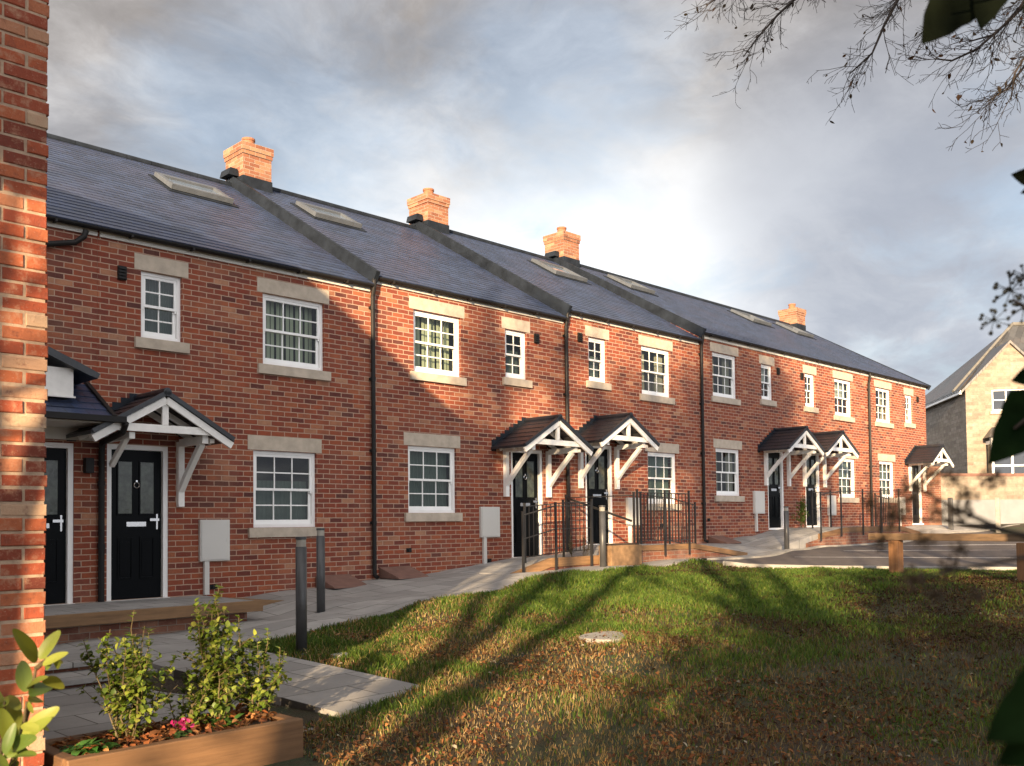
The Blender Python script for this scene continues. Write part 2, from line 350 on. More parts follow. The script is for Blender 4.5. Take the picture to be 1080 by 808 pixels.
# ================================================================== WORLD, SUN, CAMERA
SUN_AZ = math.radians(35.0); SUN_EL = math.radians(12.0)   # light travels (+cos az, +sin az) in (u, n)
Ldir = Vector((math.cos(SUN_AZ)*math.cos(SUN_EL), math.sin(SUN_AZ)*math.cos(SUN_EL), -math.sin(SUN_EL)))
w = bpy.data.worlds.new('World'); SC.world = w; w.use_nodes = True; nt = w.node_tree; nt.nodes.clear()
out = nt.nodes.new('ShaderNodeOutputWorld'); bg = nt.nodes.new('ShaderNodeBackground'); nt.links.new(bg.outputs[0], out.inputs[0])
sky = nt.nodes.new('ShaderNodeTexSky'); sky.sky_type = 'NISHITA'; sky.sun_disc = False; sky.sun_elevation = SUN_EL
sky.sun_rotation = math.atan2(-Ldir.x, -Ldir.y); sky.air_density = 1.0; sky.dust_density = 1.0; sky.ozone_density = 1.5
tc = nt.nodes.new('ShaderNodeTexCoord'); D = tc.outputs['Generated']
# clouds live on a plane overhead: project the direction to it so that they flatten to the horizon
sp = nt.nodes.new('ShaderNodeSeparateXYZ'); nt.links.new(D, sp.inputs[0])
zc = mathn(nt, 'ADD', mathn(nt, 'MAXIMUM', sp.outputs[2], 0.0), .32)
cx = mathn(nt, 'DIVIDE', sp.outputs[0], zc); cyy = mathn(nt, 'DIVIDE', sp.outputs[1], zc)
cb = nt.nodes.new('ShaderNodeCombineXYZ'); nt.links.new(cx, cb.inputs[0]); nt.links.new(cyy, cb.inputs[1])
SKYOFF = (3.1, 1.7, 0.0)
mp = nt.nodes.new('ShaderNodeMapping'); nt.links.new(cb.outputs[0], mp.inputs[0]); mp.inputs['Location'].default_value = SKYOFF
wp = nt.nodes.new('ShaderNodeTexNoise'); wp.inputs['Scale'].default_value = 2.2; wp.inputs['Detail'].default_value = 4; nt.links.new(mp.outputs[0], wp.inputs['Vector'])
wa = nt.nodes.new('ShaderNodeVectorMath'); wa.operation = 'MULTIPLY_ADD'; nt.links.new(wp.outputs['Color'], wa.inputs[0]); wa.inputs[1].default_value = (.26,.26,0); nt.links.new(mp.outputs[0], wa.inputs[2])
n1 = noise(nt, wa.outputs[0], 2.6, 10, .60); n2 = noise(nt, wa.outputs[0], 5.0, 10, .62); n3 = noise(nt, mp.outputs[0], 1.5, 5, .55)
def blob(px, py, r0, r1):
    c = ray(px, py).normalized()
    dn = nt.nodes.new('ShaderNodeVectorMath'); dn.operation = 'DOT_PRODUCT'; nt.links.new(D, dn.inputs[0]); dn.inputs[1].default_value = c
    mr = nt.nodes.new('ShaderNodeMapRange'); mr.interpolation_type = 'SMOOTHSTEP'; nt.links.new(dn.outputs['Value'], mr.inputs[0])
    mr.inputs[1].default_value = math.cos(math.radians(r1)); mr.inputs[2].default_value = math.cos(math.radians(r0)); return mr.outputs[0]
S = 3.0   # cloud radiance unit: after the background strength this is a mid-bright cloud
blue = mixc(nt, 1.0, sky.outputs[0], (1.0,.96,.92), 'MULTIPLY')
# coverage: thick nearly everywhere, breaks of blue in a band; bank of darker cloud overhead; brilliant white bank in the middle
gap = mathn(nt, 'MAXIMUM', blob(290, 130, 1, 11), mathn(nt, 'MULTIPLY', blob(590, 105, 1, 10), .9))
cov = mathn(nt, 'ADD', n1, mathn(nt, 'MULTIPLY', gap, -.22))
cov = ramp(nt, cov, [(.24,(.60,)*3),(.50,(1,1,1))])
shade = ramp(nt, n2, [(.30,(.47,.505,.585)),(.45,(.60,.64,.72)),(.55,(.74,.77,.83)),(.66,(.98,1.0,1.03))])
wb = mathn(nt, 'ADD', mathn(nt, 'MAXIMUM', blob(610, 225, 2, 17), mathn(nt, 'MULTIPLY', blob(410, 195, 0, 9), .8)), mathn(nt, 'MULTIPLY', mathn(nt, 'SUBTRACT', n1, .5), 2.2))
wb = ramp(nt, wb, [(.15,(0,0,0)),(.80,(1,1,1))])
shade = mixc(nt, wb, shade, (1.30,1.31,1.32))
top = ramp(nt, mathn(nt, 'ADD', sp.outputs[2], mathn(nt, 'MULTIPLY', mathn(nt, 'SUBTRACT', n3, .5), .26)), [(.27,(0,0,0)),(.42,(.96,)*3)])
topc = ramp(nt, n2, [(.30,(.31,.285,.272)),(.46,(.42,.39,.375)),(.56,(.54,.51,.495)),(.68,(.70,.675,.66))])
shade = mixc(nt, top, shade, topc)
shade = mixc(nt, mathn(nt, 'MULTIPLY', blob(1000, 330, 2, 19), .55), shade, (.49,.535,.62))
shade = mixc(nt, mathn(nt, 'MULTIPLY', blob(900, 180, 1, 10), .55), shade, (.44,.475,.555))
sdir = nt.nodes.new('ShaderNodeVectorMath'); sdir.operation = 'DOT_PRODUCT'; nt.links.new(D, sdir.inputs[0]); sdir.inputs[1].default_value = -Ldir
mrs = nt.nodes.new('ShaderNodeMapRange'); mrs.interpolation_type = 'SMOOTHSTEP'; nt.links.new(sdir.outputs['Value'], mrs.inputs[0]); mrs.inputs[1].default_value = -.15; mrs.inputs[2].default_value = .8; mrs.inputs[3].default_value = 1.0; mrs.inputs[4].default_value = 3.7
sc0 = nt.nodes.new('ShaderNodeVectorMath'); sc0.operation = 'SCALE'; nt.links.new(shade, sc0.inputs[0]); nt.links.new(mrs.outputs[0], sc0.inputs['Scale'])   # cloud on the sun's side, behind the camera, is boosted as added fill light
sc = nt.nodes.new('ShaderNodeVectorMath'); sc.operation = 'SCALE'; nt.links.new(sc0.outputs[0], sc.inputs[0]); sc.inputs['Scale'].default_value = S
blue2 = nt.nodes.new('ShaderNodeVectorMath'); blue2.operation = 'SCALE'; nt.links.new(blue, blue2.inputs[0]); blue2.inputs['Scale'].default_value = .80
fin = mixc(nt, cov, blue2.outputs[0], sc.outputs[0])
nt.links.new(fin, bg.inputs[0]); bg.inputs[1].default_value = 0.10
sl = bpy.data.lights.new('sun', 'SUN'); sl.energy = 5.0; sl.angle = math.radians(.55); sl.color = (1.0, .73, .44)
so = bpy.data.objects.new('sun', sl); COL.objects.link(so); so.rotation_euler = Ldir.to_track_quat('-Z', 'Y').to_euler(); so.location = (-20, -30, 20)

cam = bpy.data.cameras.new('camera'); co = bpy.data.objects.new('camera', cam); COL.objects.link(co); SC.camera = co
cam.sensor_fit = 'HORIZONTAL'; cam.sensor_width = 36; cam.lens = CF*36/1080; cam.shift_y = CSH/1080; cam.clip_start = .05; cam.clip_end = 3000
fwd = ray(540, 404+CSH).normalized()
right = (ray(640, 404+CSH)-ray(440, 404+CSH)).normalized(); up = (ray(540, 304+CSH)-ray(540, 504+CSH)).normalized()
mw = Matrix((right, up, -fwd)).transposed().to_4x4(); mw.translation = CAM; co.matrix_world = mw
cam.dof.use_dof = True; cam.dof.focus_distance = 13.0; cam.dof.aperture_fstop = 7.0
SC.view_settings.view_transform = 'Standard'; SC.view_settings.look = 'None'; SC.view_settings.gamma = 1; SC.view_settings.use_curve_mapping = False
SC.view_settings.exposure = 1.7
SC.render.engine = 'CYCLES'; SC.cycles.max_bounces = 6; SC.cycles.transparent_max_bounces = 12

# ================================================================== GROUND
def strip(name, us, na, nb, k, dz, mat, skirt=0):
    """sheet over the terrain between n = na(u) and n = nb(u)"""
    us = np.asarray(us, float); t = np.linspace(0, 1, k)
    A = np.array([na(u) for u in us]); B = np.array([nb(u) for u in us])
    UU = np.repeat(us[:, None], k, 1); NN = A[:, None]*(1-t)+B[:, None]*t; ZZ = T(UU, NN)+dz
    m = MB(); m.v = [tuple(p) for p in np.stack([UU, NN, ZZ], -1).reshape(-1, 3)]
    for i in range(len(us)-1):
        for j in range(k-1): a = i*k+j; m.f.append((a, a+1, a+k+1, a+k)); m.m.append(0)
    if skirt:
        o = len(m.v); ring = [i*k+k-1 for i in range(len(us))]
        m.v += [(m.v[r][0], m.v[r][1], m.v[r][2]-skirt) for r in ring]
        for i in range(len(us)-1): m.f.append((ring[i], o+i, o+i+1, ring[i+1])); m.m.append(0)
        ring2 = [i*k for i in range(len(us))]; o = len(m.v); m.v += [(m.v[r][0], m.v[r][1], m.v[r][2]-skirt) for r in ring2]
        for i in range(len(us)-1): m.f.append((ring2[i], ring2[i+1], o+i+1, o+i)); m.m.append(0)
    return m
def pw(pts):
    xs = [p[0] for p in pts]; ys = [p[1] for p in pts]
    return lambda u: float(np.interp(u, xs, ys))
def groundmat():
    m, nt, p = newmat('lawn_ground'); g = geo_pos(nt); n1 = noise(nt, g, .8, 4); n2 = noise(nt, g, 9, 5, .65); n3 = noise(nt, g, 60, 3)
    c = mixc(nt, ramp(nt, n1, [(.4,(0,0,0)),(.6,(1,1,1))]), (.045,.031,.016), (.030,.042,.013))
    c = mixc(nt, ramp(nt, n2, [(.45,(0,0,0)),(.7,(.8,)*3)]), c, (.065,.036,.017))
    c = mixc(nt, ramp(nt, n3, [(.4,(0,0,0)),(.7,(.6,)*3)]), c, (.017,.014,.008))
    nt.links.new(c, p.inputs['Base Color']); p.inputs['Roughness'].default_value = .95; bump(nt, p, mathn(nt, 'ADD', n2, n3), .8, .03); return m
M['ground'] = groundmat()
xs = np.unique(np.concatenate([np.linspace(-300,-20,15), np.linspace(-20,45,166), np.linspace(45,400,20)]))
ys = np.unique(np.concatenate([np.linspace(-300,-22,14), np.linspace(-22,14,93), np.linspace(14,400,20)]))
XX, YY = np.meshgrid(xs, ys, indexing='ij'); ZZ = T(XX, YY)
flat = (XX > 17.2) & (YY < -2.6)
m = MB(); m.v = [tuple(p) for p in np.stack([XX, YY, ZZ], -1).reshape(-1, 3)]; ny = len(ys)
for i in range(len(xs)-1):
    for j in range(ny-1): a = i*ny+j; m.f.append((a, a+ny, a+ny+1, a+1)); m.m.append(0)
go = m.build('ground', M['ground'], smooth=True); tag(go, kind='structure')

PATH_EDGE = pw([(2,-3.3),(5.2,-3.2),(6.4,-3.0),(8.2,-2.85),(10.7,-2.5),(12.6,-2.35),(14.7,-2.4),(17,-2.3),(19,-1.9),(20.6,-1.6),(22.5,-1.7),(26,-1.6),(31.6,-1.5),(36,-1.4)])
p = strip('path', np.arange(1.8, 36.1, .3), lambda u: 0.05 if u < 31.9 else 3.0, PATH_EDGE, 10, .02, None, .12).build('path', M['paving']); tag(p, kind='structure')
k = strip('kerb', np.arange(14.8, 36.1, .3), lambda u: PATH_EDGE(u)-.004, lambda u: PATH_EDGE(u)-.13, 3, .045, None, .16).build('kerb', M['concrete']); tag(k, kind='structure')
# car park, its edging and bay lines
CPE = pw([(14.9,-2.55),(15.0,-3.4),(15.4,-5.0),(16.2,-7.5),(17.5,-11),(20,-18)])
def cp_near(u): return max(-18.0, float(np.interp(u, [14.6,14.9,15.4,16.3,17.6,20], [-3.0,-3.9,-5.4,-7.6,-11,-18])))
cpk = strip('car_park', np.arange(14.6, 34.1, .35), lambda u: PATH_EDGE(u)-.135, cp_near, 24, .012, None, 0).build('car_park', M['blockpave']); tag(cpk, kind='structure')
eu = np.linspace(14.6, 20, 40); m = MB()
for a, b in zip(eu[:-1], eu[1:]):
    pa, pb = Vector((a, cp_near(a), tz(a, cp_near(a))+.03)), Vector((b, cp_near(b), tz(b, cp_near(b))+.03)); m.bar(pa, pb, .1, .09)
tag(m.build('kerb', M['concrete']), kind='structure')
m = MB()
for (x0,y0,x1,y1) in ((790,596.5,1075,600),(838,587.5,1080,588.5),(890,581,1080,580),(930,576,1080,574)):
    for t0 in np.linspace(0, 1, 12)[:-1]:
        t1 = t0+1/11
        q = []
        for t in (t0, t1):
            c = on_ground(x0+(x1-x0)*t, y0+(y1-y0)*t, .016); q.append(c)
        d = (q[1]-q[0]); s = Vector((-d.y, d.x, 0)).normalized()*.055
        a, b, c_, e_ = q[0]-s, q[1]-s, q[1]+s, q[0]+s
        vs = [Vector((v.x, v.y, tz(v.x, v.y)+.017)) for v in (a, b, c_, e_)]
        m.quad(*vs)
tag(m.build('bay_line', M['line']), kind='structure')
# lower paving beside the planter and shallow steps up to the main path
LOWB = pw([(1.6,-6.72),(3.3,-6.62),(4.2,-6.55),(4.95,-6.25)])
m = MB(); lp = [(3.9,-3.24,-.925),(4.93,-3.20,-.895),(4.93,-4.7,-.925),(4.95,-6.28,-.975),(4.3,-6.52,-.985),(3.9,-6.60,-.99)]
m.add(lp+[(a,b,c-.5) for a,b,c in lp], [tuple(range(6))[::-1], tuple(range(6,12))]+[(i,(i+1)%6,(i+1)%6+6,i+6) for i in range(6)]); tag(m.build('lower_path', M['paving']), kind='structure')
m = MB(); m.box(.9,3.895,-6.7,-3.7,-1.4,-1.05); tag(m.build('lower_path', M['paving'], bevel=.01), kind='structure')
st = thing('garden_steps', (3.0,-3.4,-1.05), 'shallow grey slab steps behind the planter, leading up to the deck path', 'steps')
m = MB(); m.box(1.2,3.89,-3.3,-2.3,-.935,-.885); m.build('tread', M['paving'], st, bevel=.006)
m = MB(); m.box(1.2,3.89,-3.75,-3.22,-1.02,-.97); m.build('tread', M['paving'], st, bevel=.006)
m = MB(); m.box(1.22,3.86,-3.24,-2.35,-1.3,-.937); m.box(1.22,3.86,-3.69,-3.245,-1.3,-1.022); m.build('riser', M['plinth_brick'], st)

# ================================================================== HOUSES
ZW0 = -1.3
def wall_grid(m, u0, u1, z0, z1, ops, n=0.0, rev=.12):
    us = sorted(set([u0, u1]+[v for o in ops for v in o[:2]])); zs = sorted(set([z0, z1]+[v for o in ops for v in o[2:]]))
    for i in range(len(us)-1):
        for j in range(len(zs)-1):
            cu, cz = (us[i]+us[i+1])/2, (zs[j]+zs[j+1])/2
            if any(o[0] < cu < o[1] and o[2] < cz < o[3] for o in ops): continue
            m.quad((us[i],n,zs[j]),(us[i+1],n,zs[j]),(us[i+1],n,zs[j+1]),(us[i],n,zs[j+1]))
    for a, b, c, d in ops:
        m.quad((a,n,c),(a,n,d),(a,n+rev,d),(a,n+rev,c)); m.quad((b,n,c),(b,n+rev,c),(b,n+rev,d),(b,n,d))
        m.quad((a,n,d),(b,n,d),(b,n+rev,d),(a,n+rev,d)); m.quad((a,n,c),(a,n+rev,c),(b,n+rev,c),(b,n,c))
# window meshes shared by all windows of one size, origin at bottom left of the opening, n = 0 on the wall face
WM = {}
def window_meshes(w, h, cols, blind):
    key = (w, h, cols, blind)
    if key in WM: return WM[key]
    fr = MB(); F = .045
    a, b = .05, .13
    fr.box(0,F,a,b,0,h); fr.box(w-F,w,a,b,0,h); fr.box(F,w-F,a,b,h-F,h); fr.box(F,w-F,a,b,0,F*1.15)
    mid = h*.5; R = {'frame': fr.mesh('window', M['white'])}
    def sash(x0, x1, z0, z1, y0, y1, rb, rt):
        s = MB(); st = .042; s.box(x0,x0+st,y0,y1,z0,z1); s.box(x1-st,x1,y0,y1,z0,z1); s.box(x0+st,x1-st,y0,y1,z0,z0+rb); s.box(x0+st,x1-st,y0,y1,z1-rt,z1)
        gx0, gx1, gz0, gz1 = x0+st, x1-st, z0+rb, z1-rt; g = .009
        for c in range(1, cols): xc = gx0+(gx1-gx0)*c/cols; s.box(xc-g,xc+g,y0+.006,y1-.006,gz0,gz1)
        zc = (gz0+gz1)/2; s.box(gx0,gx1,y0+.004,y1-.004,zc-g,zc+g)
        return s
    up = sash(F, w-F, mid-.02, h-F, .062, .088, .036, .04); lo = sash(F+.004, w-F-.004, F*1.15, mid+.016, .092, .118, .06, .036)
    for x in (F+.004, w-F-.03): up.box(x, x+.026, .064, .086, mid-.055, mid-.0205)   # sash horns
    R['up'] = up.mesh('sash', M['white']); R['lo'] = lo.mesh('sash', M['white'])
    g = MB(); g.quad((F,.076,mid),(w-F,.076,mid),(w-F,.076,h-F),(F,.076,h-F)); g.quad((F,.105,F),(w-F,.105,F),(w-F,.105,mid),(F,.105,mid))
    R['pane'] = g.mesh('pane', M['glass'])
    b_ = MB()
    if blind == 'v':
        k = 0; x = .07+.12*(w > .8)
        while x < w-.05:
            b_.box(x, x+.055, .22+.02*(k % 2), .225+.02*(k % 2), .04, h-.05); x += .083; k += 1
        b_.mi = 1; b_.box(.06, w-.06, .21, .25, h-.05, h-.02)
        R['blind'] = b_.mesh('blind', [M['blindslat'], M['white']])
    elif blind == 'c':
        for xa0, xb0 in ((.05, .05+.27*w), (w-.05-.27*w, w-.05)):
            for i in range(16):
                xa, xb = xa0+(xb0-xa0)*i/16, xa0+(xb0-xa0)*(i+1)/16
                ya, yb = .2+.022*math.sin(i*2.2), .2+.022*math.sin((i+1)*2.2)
                b_.quad((xa,ya,.03),(xb,yb,.03),(xb,yb,h-.04),(xa,ya,h-.04))
        R['blind'] = b_.mesh('curtain', M['drape'])
    elif blind == 'r':
        b_.box(.06, w-.06, .19, .195, h*.58, h-.04); b_.box(.06, w-.06, .185, .2, h*.56, h*.58); R['blind'] = b_.mesh('blind', M['rollerblind'])
    else:
        nseg = 40
        for i in range(nseg):
            xa, xb = .05+(w-.1)*i/nseg, .05+(w-.1)*(i+1)/nseg
            ya, yb = .2+.012*math.sin(i*1.9), .2+.012*math.sin((i+1)*1.9)
            b_.quad((xa,ya,.04),(xb,yb,.04),(xb,yb,h*(.62 if blind == 'n' else .97)),(xa,ya,h*(.62 if blind == 'n' else .97)))
        R['blind'] = b_.mesh('curtain', M['curtain'])
    for kk, pr in (('lintel', (.09, .0, .21)), ('sill', (.09, -.145, 0))):
        q = MB()
        if kk == 'lintel': q.box(-.09, w+.09, -.006, .10, h+.004, h+.214)
        else: q.box(-.09, w+.09, -.05, .06, -.142, -.004)
        R[kk] = q.mesh(kk, M['stone'])
    WM[key] = R; return R
M['drape'] = plain('drape_cloth', (.24,.22,.17), .9, .2, 5, .1)
M['rollerblind'] = plain('roller_blind', (.36,.36,.33), .9, .05, 5, .05)
M['blindslat'] = plain('blind_slat', (.33,.35,.25), .8, .1, 5, .05)
M['curtain'] = plain('net_curtain_cloth', (.075,.10,.088), .9, .15, 5, .1)
def add_window(house, u, z, w, h, cols, blind, lint_h=None):
    R = window_meshes(w, h, cols, blind); W = (u, 0, z)
    o = child('window', R['frame'], house, W)
    child('sash', R['up'], o, W); child('sash', R['lo'], o, W); child('pane', R['pane'], o, W)
    child('blind' if blind in 'vr' else 'curtain', R['blind'], o, W)
    child('lintel', R['lintel'], o, W); child('sill', R['sill'], o, W)
DM = {}
def door_meshes(w, h):
    key = (round(w, 2), round(h, 2))
    if key in DM: return DM[key]
    F = .065; R = {}
    f = MB(); f.box(0,F,.02,.12,0,h); f.box(w-F,w,.02,.12,0,h); f.box(F,w-F,.02,.12,h-F,h); f.box(-.01,w+.01,-.03,.12,-.05,-.001)
    R['door_frame'] = f.mesh('door_frame', M['white'])
    d = MB(); x0, x1, z1 = F+.004, w-F-.004, h-F-.004; dw = x1-x0
    d.box(x0, x1, .075, .115, .004, z1)
    def moulding(a, b, c, e, t=.018):
        d.box(a,a+t,.062,.0748,c,e); d.box(b-t,b,.062,.0748,c,e); d.box(a+t,b-t,.062,.0748,c,c+t); d.box(a+t,b-t,.062,.0748,e-t,e)
    L = (x0+dw*.14, x0+dw*.43); Rr = (x0+dw*.57, x0+dw*.86)
    for a, b in (L, Rr): moulding(a, b, h*.13, h*.40); moulding(a-.01, b+.01, h*.55-.01, h*.90); d.box(a+.03,b-.03,.066,.0746,h*.16,h*.37)
    R['front_door'] = d.mesh('front_door', M['door'])
    for i, (a, b) in enumerate((L, Rr)):
        g = MB(); g.box(a+.008, b-.008, .068, .0742, h*.55+.008, h*.90-.02); R['pane%d' % i] = g.mesh('pane', M['doorglass'])
    xc = (x0+x1)/2
    g = MB(); g.box(xc-.13, xc+.13, .06, .0745, h*.47, h*.50); R['letterbox'] = g.mesh('letterbox', M['chrome'])
    g = MB()
    g.tube([(xc+.036*math.cos(t), .055, h*.74+.036*math.sin(t)) for t in np.linspace(0, 2*PI, 17)], .008, 6); g.box(xc-.012,xc+.012,.05,.0745,h*.74+.034,h*.74+.062)
    R['knocker'] = g.mesh('knocker', M['chrome'])
    g = MB(); g.box(x1-.070,x1-.048,.065,.0745,h*.45,h*.55); g.box(x1-.17,x1-.045,.03,.045,h*.505,h*.522); g.box(x1-.065,x1-.05,.045,.066,h*.506,h*.521)
    R['door_handle'] = g.mesh('door_handle', M['chrome'])
    DM[key] = R; return R
def add_door(house, u, z, w, h):
    R = door_meshes(w, h); W = (u, 0, z)
    child('door_frame', R['door_frame'], house, W)
    o = child('front_door', R['front_door'], house, W)
    for kk in ('pane0', 'pane1', 'letterbox', 'knocker', 'door_handle'): child(kk.rstrip('01'), R[kk], o, W)
# door canopy, origin at its foot level on the wall face, centred on u
CM = {}
def canopy_meshes():
    if CM: return CM
    hw, rise, nf = .80, .445, -.80; t = Vector((hw, 0, rise)).normalized()
    r = MB()
    for sgn in (-1, 1):
        ncourse = 6; Ls = math.hypot(hw+.10, rise+.08)
        ax, az = 0.0, rise+.085; dx, dz = sgn*(hw+.10), -(rise+.085)*(hw+.10)/(hw+.10)+.0
        for i in range(ncourse):
            a0, a1 = i/ncourse, (i+1)/ncourse+.03
            p0 = Vector((ax+dx*a0, 0, az+dz*a0+.006)); p1 = Vector((ax+dx*a1, 0, az+dz*a1+.022)); th = Vector((0,0,-.045))
            poly = [p0, p1, p1+th, p0+th] if sgn > 0 else [p0+th, p1+th, p1, p0]
            r.prism([v+Vector((0,nf-.05,0)) for v in poly], (0, -nf+.05-.003-.002*i, 0))
    # ridge tile and a raised dry verge
    r.tube([(0, nf-.075, rise+.095), (0, -.01, rise+.095)], .055, 10)
    for sgn in (-1, 1): r.bar((0, nf-.045, rise+.088), (sgn*(hw+.115), nf-.045, rise+.088-(rise+.085)*(hw+.115)/(hw+.10)), .06, .055)
    CM['roof'] = r.mesh('door_canopy', M['canopy_tile'])
    g = MB()
    for sgn in (-1, 1): g.bar((0, nf-.03, rise-.005), (sgn*(hw+.10), nf-.03, rise-.005-(rise+.085)*(hw+.10)/(hw+.10)), .035, .088)
    g.box(-hw*.86, hw*.86, nf-.016, nf+.03, .03, .125)
    g.box(-.04, .04, nf-.013, nf+.028, .128, rise-.04)
    for sgn in (-1, 1):   # inner rafters near the wall
        g.bar((0, -.12, rise-.04), (sgn*(hw+.0), -.12, -.03), .04, .07)
        g.bar((0, -.46, rise-.04), (sgn*(hw+.0), -.46, -.03), .04, .07)
    CM['gable_frame'] = g.mesh('gable_frame', M['white_wood'])
    for i, sgn in enumerate((-1, 1)):
        b = MB(); x = sgn*(hw-.23)
        b.box(x-.042, x+.042, -.075, -.002, -.88, -.005)                      # wall post
        b.box(x-.04, x+.04, nf+.06, -.0765, -.07, .028)                        # wall plate
        b.box(x+sgn*.10-.03, x+sgn*.10+.03, -.74, -.66, -.06, -.005) ; b.box(x+sgn*.10-.03, x+sgn*.10+.03, -.40, -.33, -.06, -.005)
        pts = []
        for k in range(7):
            s_ = k/6; pts.append(Vector((x, -.06-.58*s_+.05*math.sin(PI*s_), -.66+.585*s_-.03*math.sin(PI*s_))))
        for a, c in zip(pts[:-1], pts[1:]): b.bar(a, c+(c-a)*.03, .07, .075, up=(1,0,0))
        CM['bracket%d' % i] = b.mesh('bracket', M['white_wood'])
    f = MB()
    for sgn in (-1, 1):
        for k in range(8):
            a0, a1 = k/8, (k+1)/8
            zt = rise+.085-(rise+.085)*a0 ; f.box(*(sorted((sgn*(hw+.1)*a0, sgn*(hw+.1)*a1))), -.006, .02, zt-.13, zt+.075)
    CM['flashing'] = f.mesh('flashing', M['lead']); return CM
def add_canopy(house, u, z, short=False):
    R = canopy_meshes(); W = (u, 0, z); o = child('door_canopy', R['roof'], house, W)
    for kk in ('gable_frame', 'bracket0', 'bracket1', 'flashing'):
        if short and kk == 'bracket0':      # no room beside the downpipe: a short strut only
            b = MB(); x = u-.40; b.bar((x,-.62,z-.02), (x,-.14,z-.36), .06, .06, up=(1,0,0)); b.box(x-.035,x+.035,-.76,-.003,z-.06,z+.02); b.build('bracket', M['white_wood'], o)
        else: child(kk.rstrip('01'), R[kk], o, W)
def roof_courses(m, u0, u1, n0, z0, n1, z1, step=.17, lift=.008, th=.05):
    L = math.hypot(n1-n0, z1-z0); k = int(L/step); dn, dz = (n1-n0)/L, (z1-z0)/L; nx, nz = -dz, dn
    for i in range(k+1):
        a, b = i*step, min(L, (i+1)*step+.01)
        if b <= a+.02: continue
        P0 = (n0+dn*a+nx*lift, z0+dz*a+nz*lift); P1 = (n0+dn*b, z0+dz*b)
        lo = .008 if i else th
        Q0 = (P0[0]-nx*(lift+lo), P0[1]-nz*(lift+lo))
        m.quad((u0,P0[0],P0[1]),(u1,P0[0],P0[1]),(u1,P1[0],P1[1]),(u0,P1[0],P1[1]))
        m.quad((u0,Q0[0],Q0[1]),(u1,Q0[0],Q0[1]),(u1,P0[0],P0[1]),(u0,P0[0],P0[1]))
    return (nx, nz)
def rooflight(house, u0, u1, na, nb, n0, z0, mm):
    c = math.atan(mm); cn, sn = math.cos(c), math.sin(c)
    def P(u, n, hgt): return Vector((u, n-sn*hgt, z0+(n-n0)*mm+cn*hgt))
    fr = MB(); t = .085
    def slab(a, b, c_, d, h0, h1):
        fr.add([P(a,c_,h0),P(b,c_,h0),P(b,d,h0),P(a,d,h0),P(a,c_,h1),P(b,c_,h1),P(b,d,h1),P(a,d,h1)],[(0,3,2,1),(4,5,6,7),(0,1,5,4),(1,2,6,5),(2,3,7,6),(3,0,4,7)])
    slab(u0-.07,u1+.07,na-.10,nb+.07,.0,.022)
    fl_ = fr; fr = MB()
    slab(u0,u1,na,na+t,.031,.115); slab(u0,u1,nb-t,nb,.031,.10); slab(u0,u0+t,na+t,nb-t,.031,.105); slab(u1-t,u1,na+t,nb-t,.031,.105)
    o = fr.build('rooflight', M['rooflight'], house); fl_.build('flashing', M['lead'], o)
    g = MB(); g.quad(P(u0+t,na+t,.06),P(u1-t,na+t,.06),P(u1-t,nb-t,.06),P(u0+t,nb-t,.06)); g.build('pane', M['skyglass'], o)
M['rooflight'] = plain('rooflight_frame', (.085,.097,.115), .45, .15, 6, .1)
def chimney(house, u0, zbase, ztop, nmid=4.5):
    u1 = u0+.62; a, b = nmid-.34, nmid+.34
    m = MB(); m.box(u0,u1,a,b,zbase,ztop-.225); m.box(u0-.018,u1+.018,a-.018,b+.018,ztop-.225,ztop-.15); m.box(u0-.034,u1+.034,a-.034,b+.034,ztop-.15,ztop)
    o = m.build('chimney', M['chimney_brick'], house)
    p = MB(); c = Vector(((u0+u1)/2, nmid, ztop)); p.tube([c, c+Vector((0,0,.17)), c+Vector((0,0,.18)), c+Vector((0,0,.22)), c+Vector((0,0,.23))], [.125,.118,.132,.132,.10], 16)
    p.build('chimney_pot', M['terracotta'], o, smooth=False)
    f = MB(); f.box(u0-.014,u1+.014,a-.014,b+.014,zbase-.1,zbase+.43); f.build('flashing', M['lead'], o)
def pipe_run(pts, r=.036):
    m = MB(); m.tube(pts, r, 10); return m
HG = 'houses in the red brick terrace'
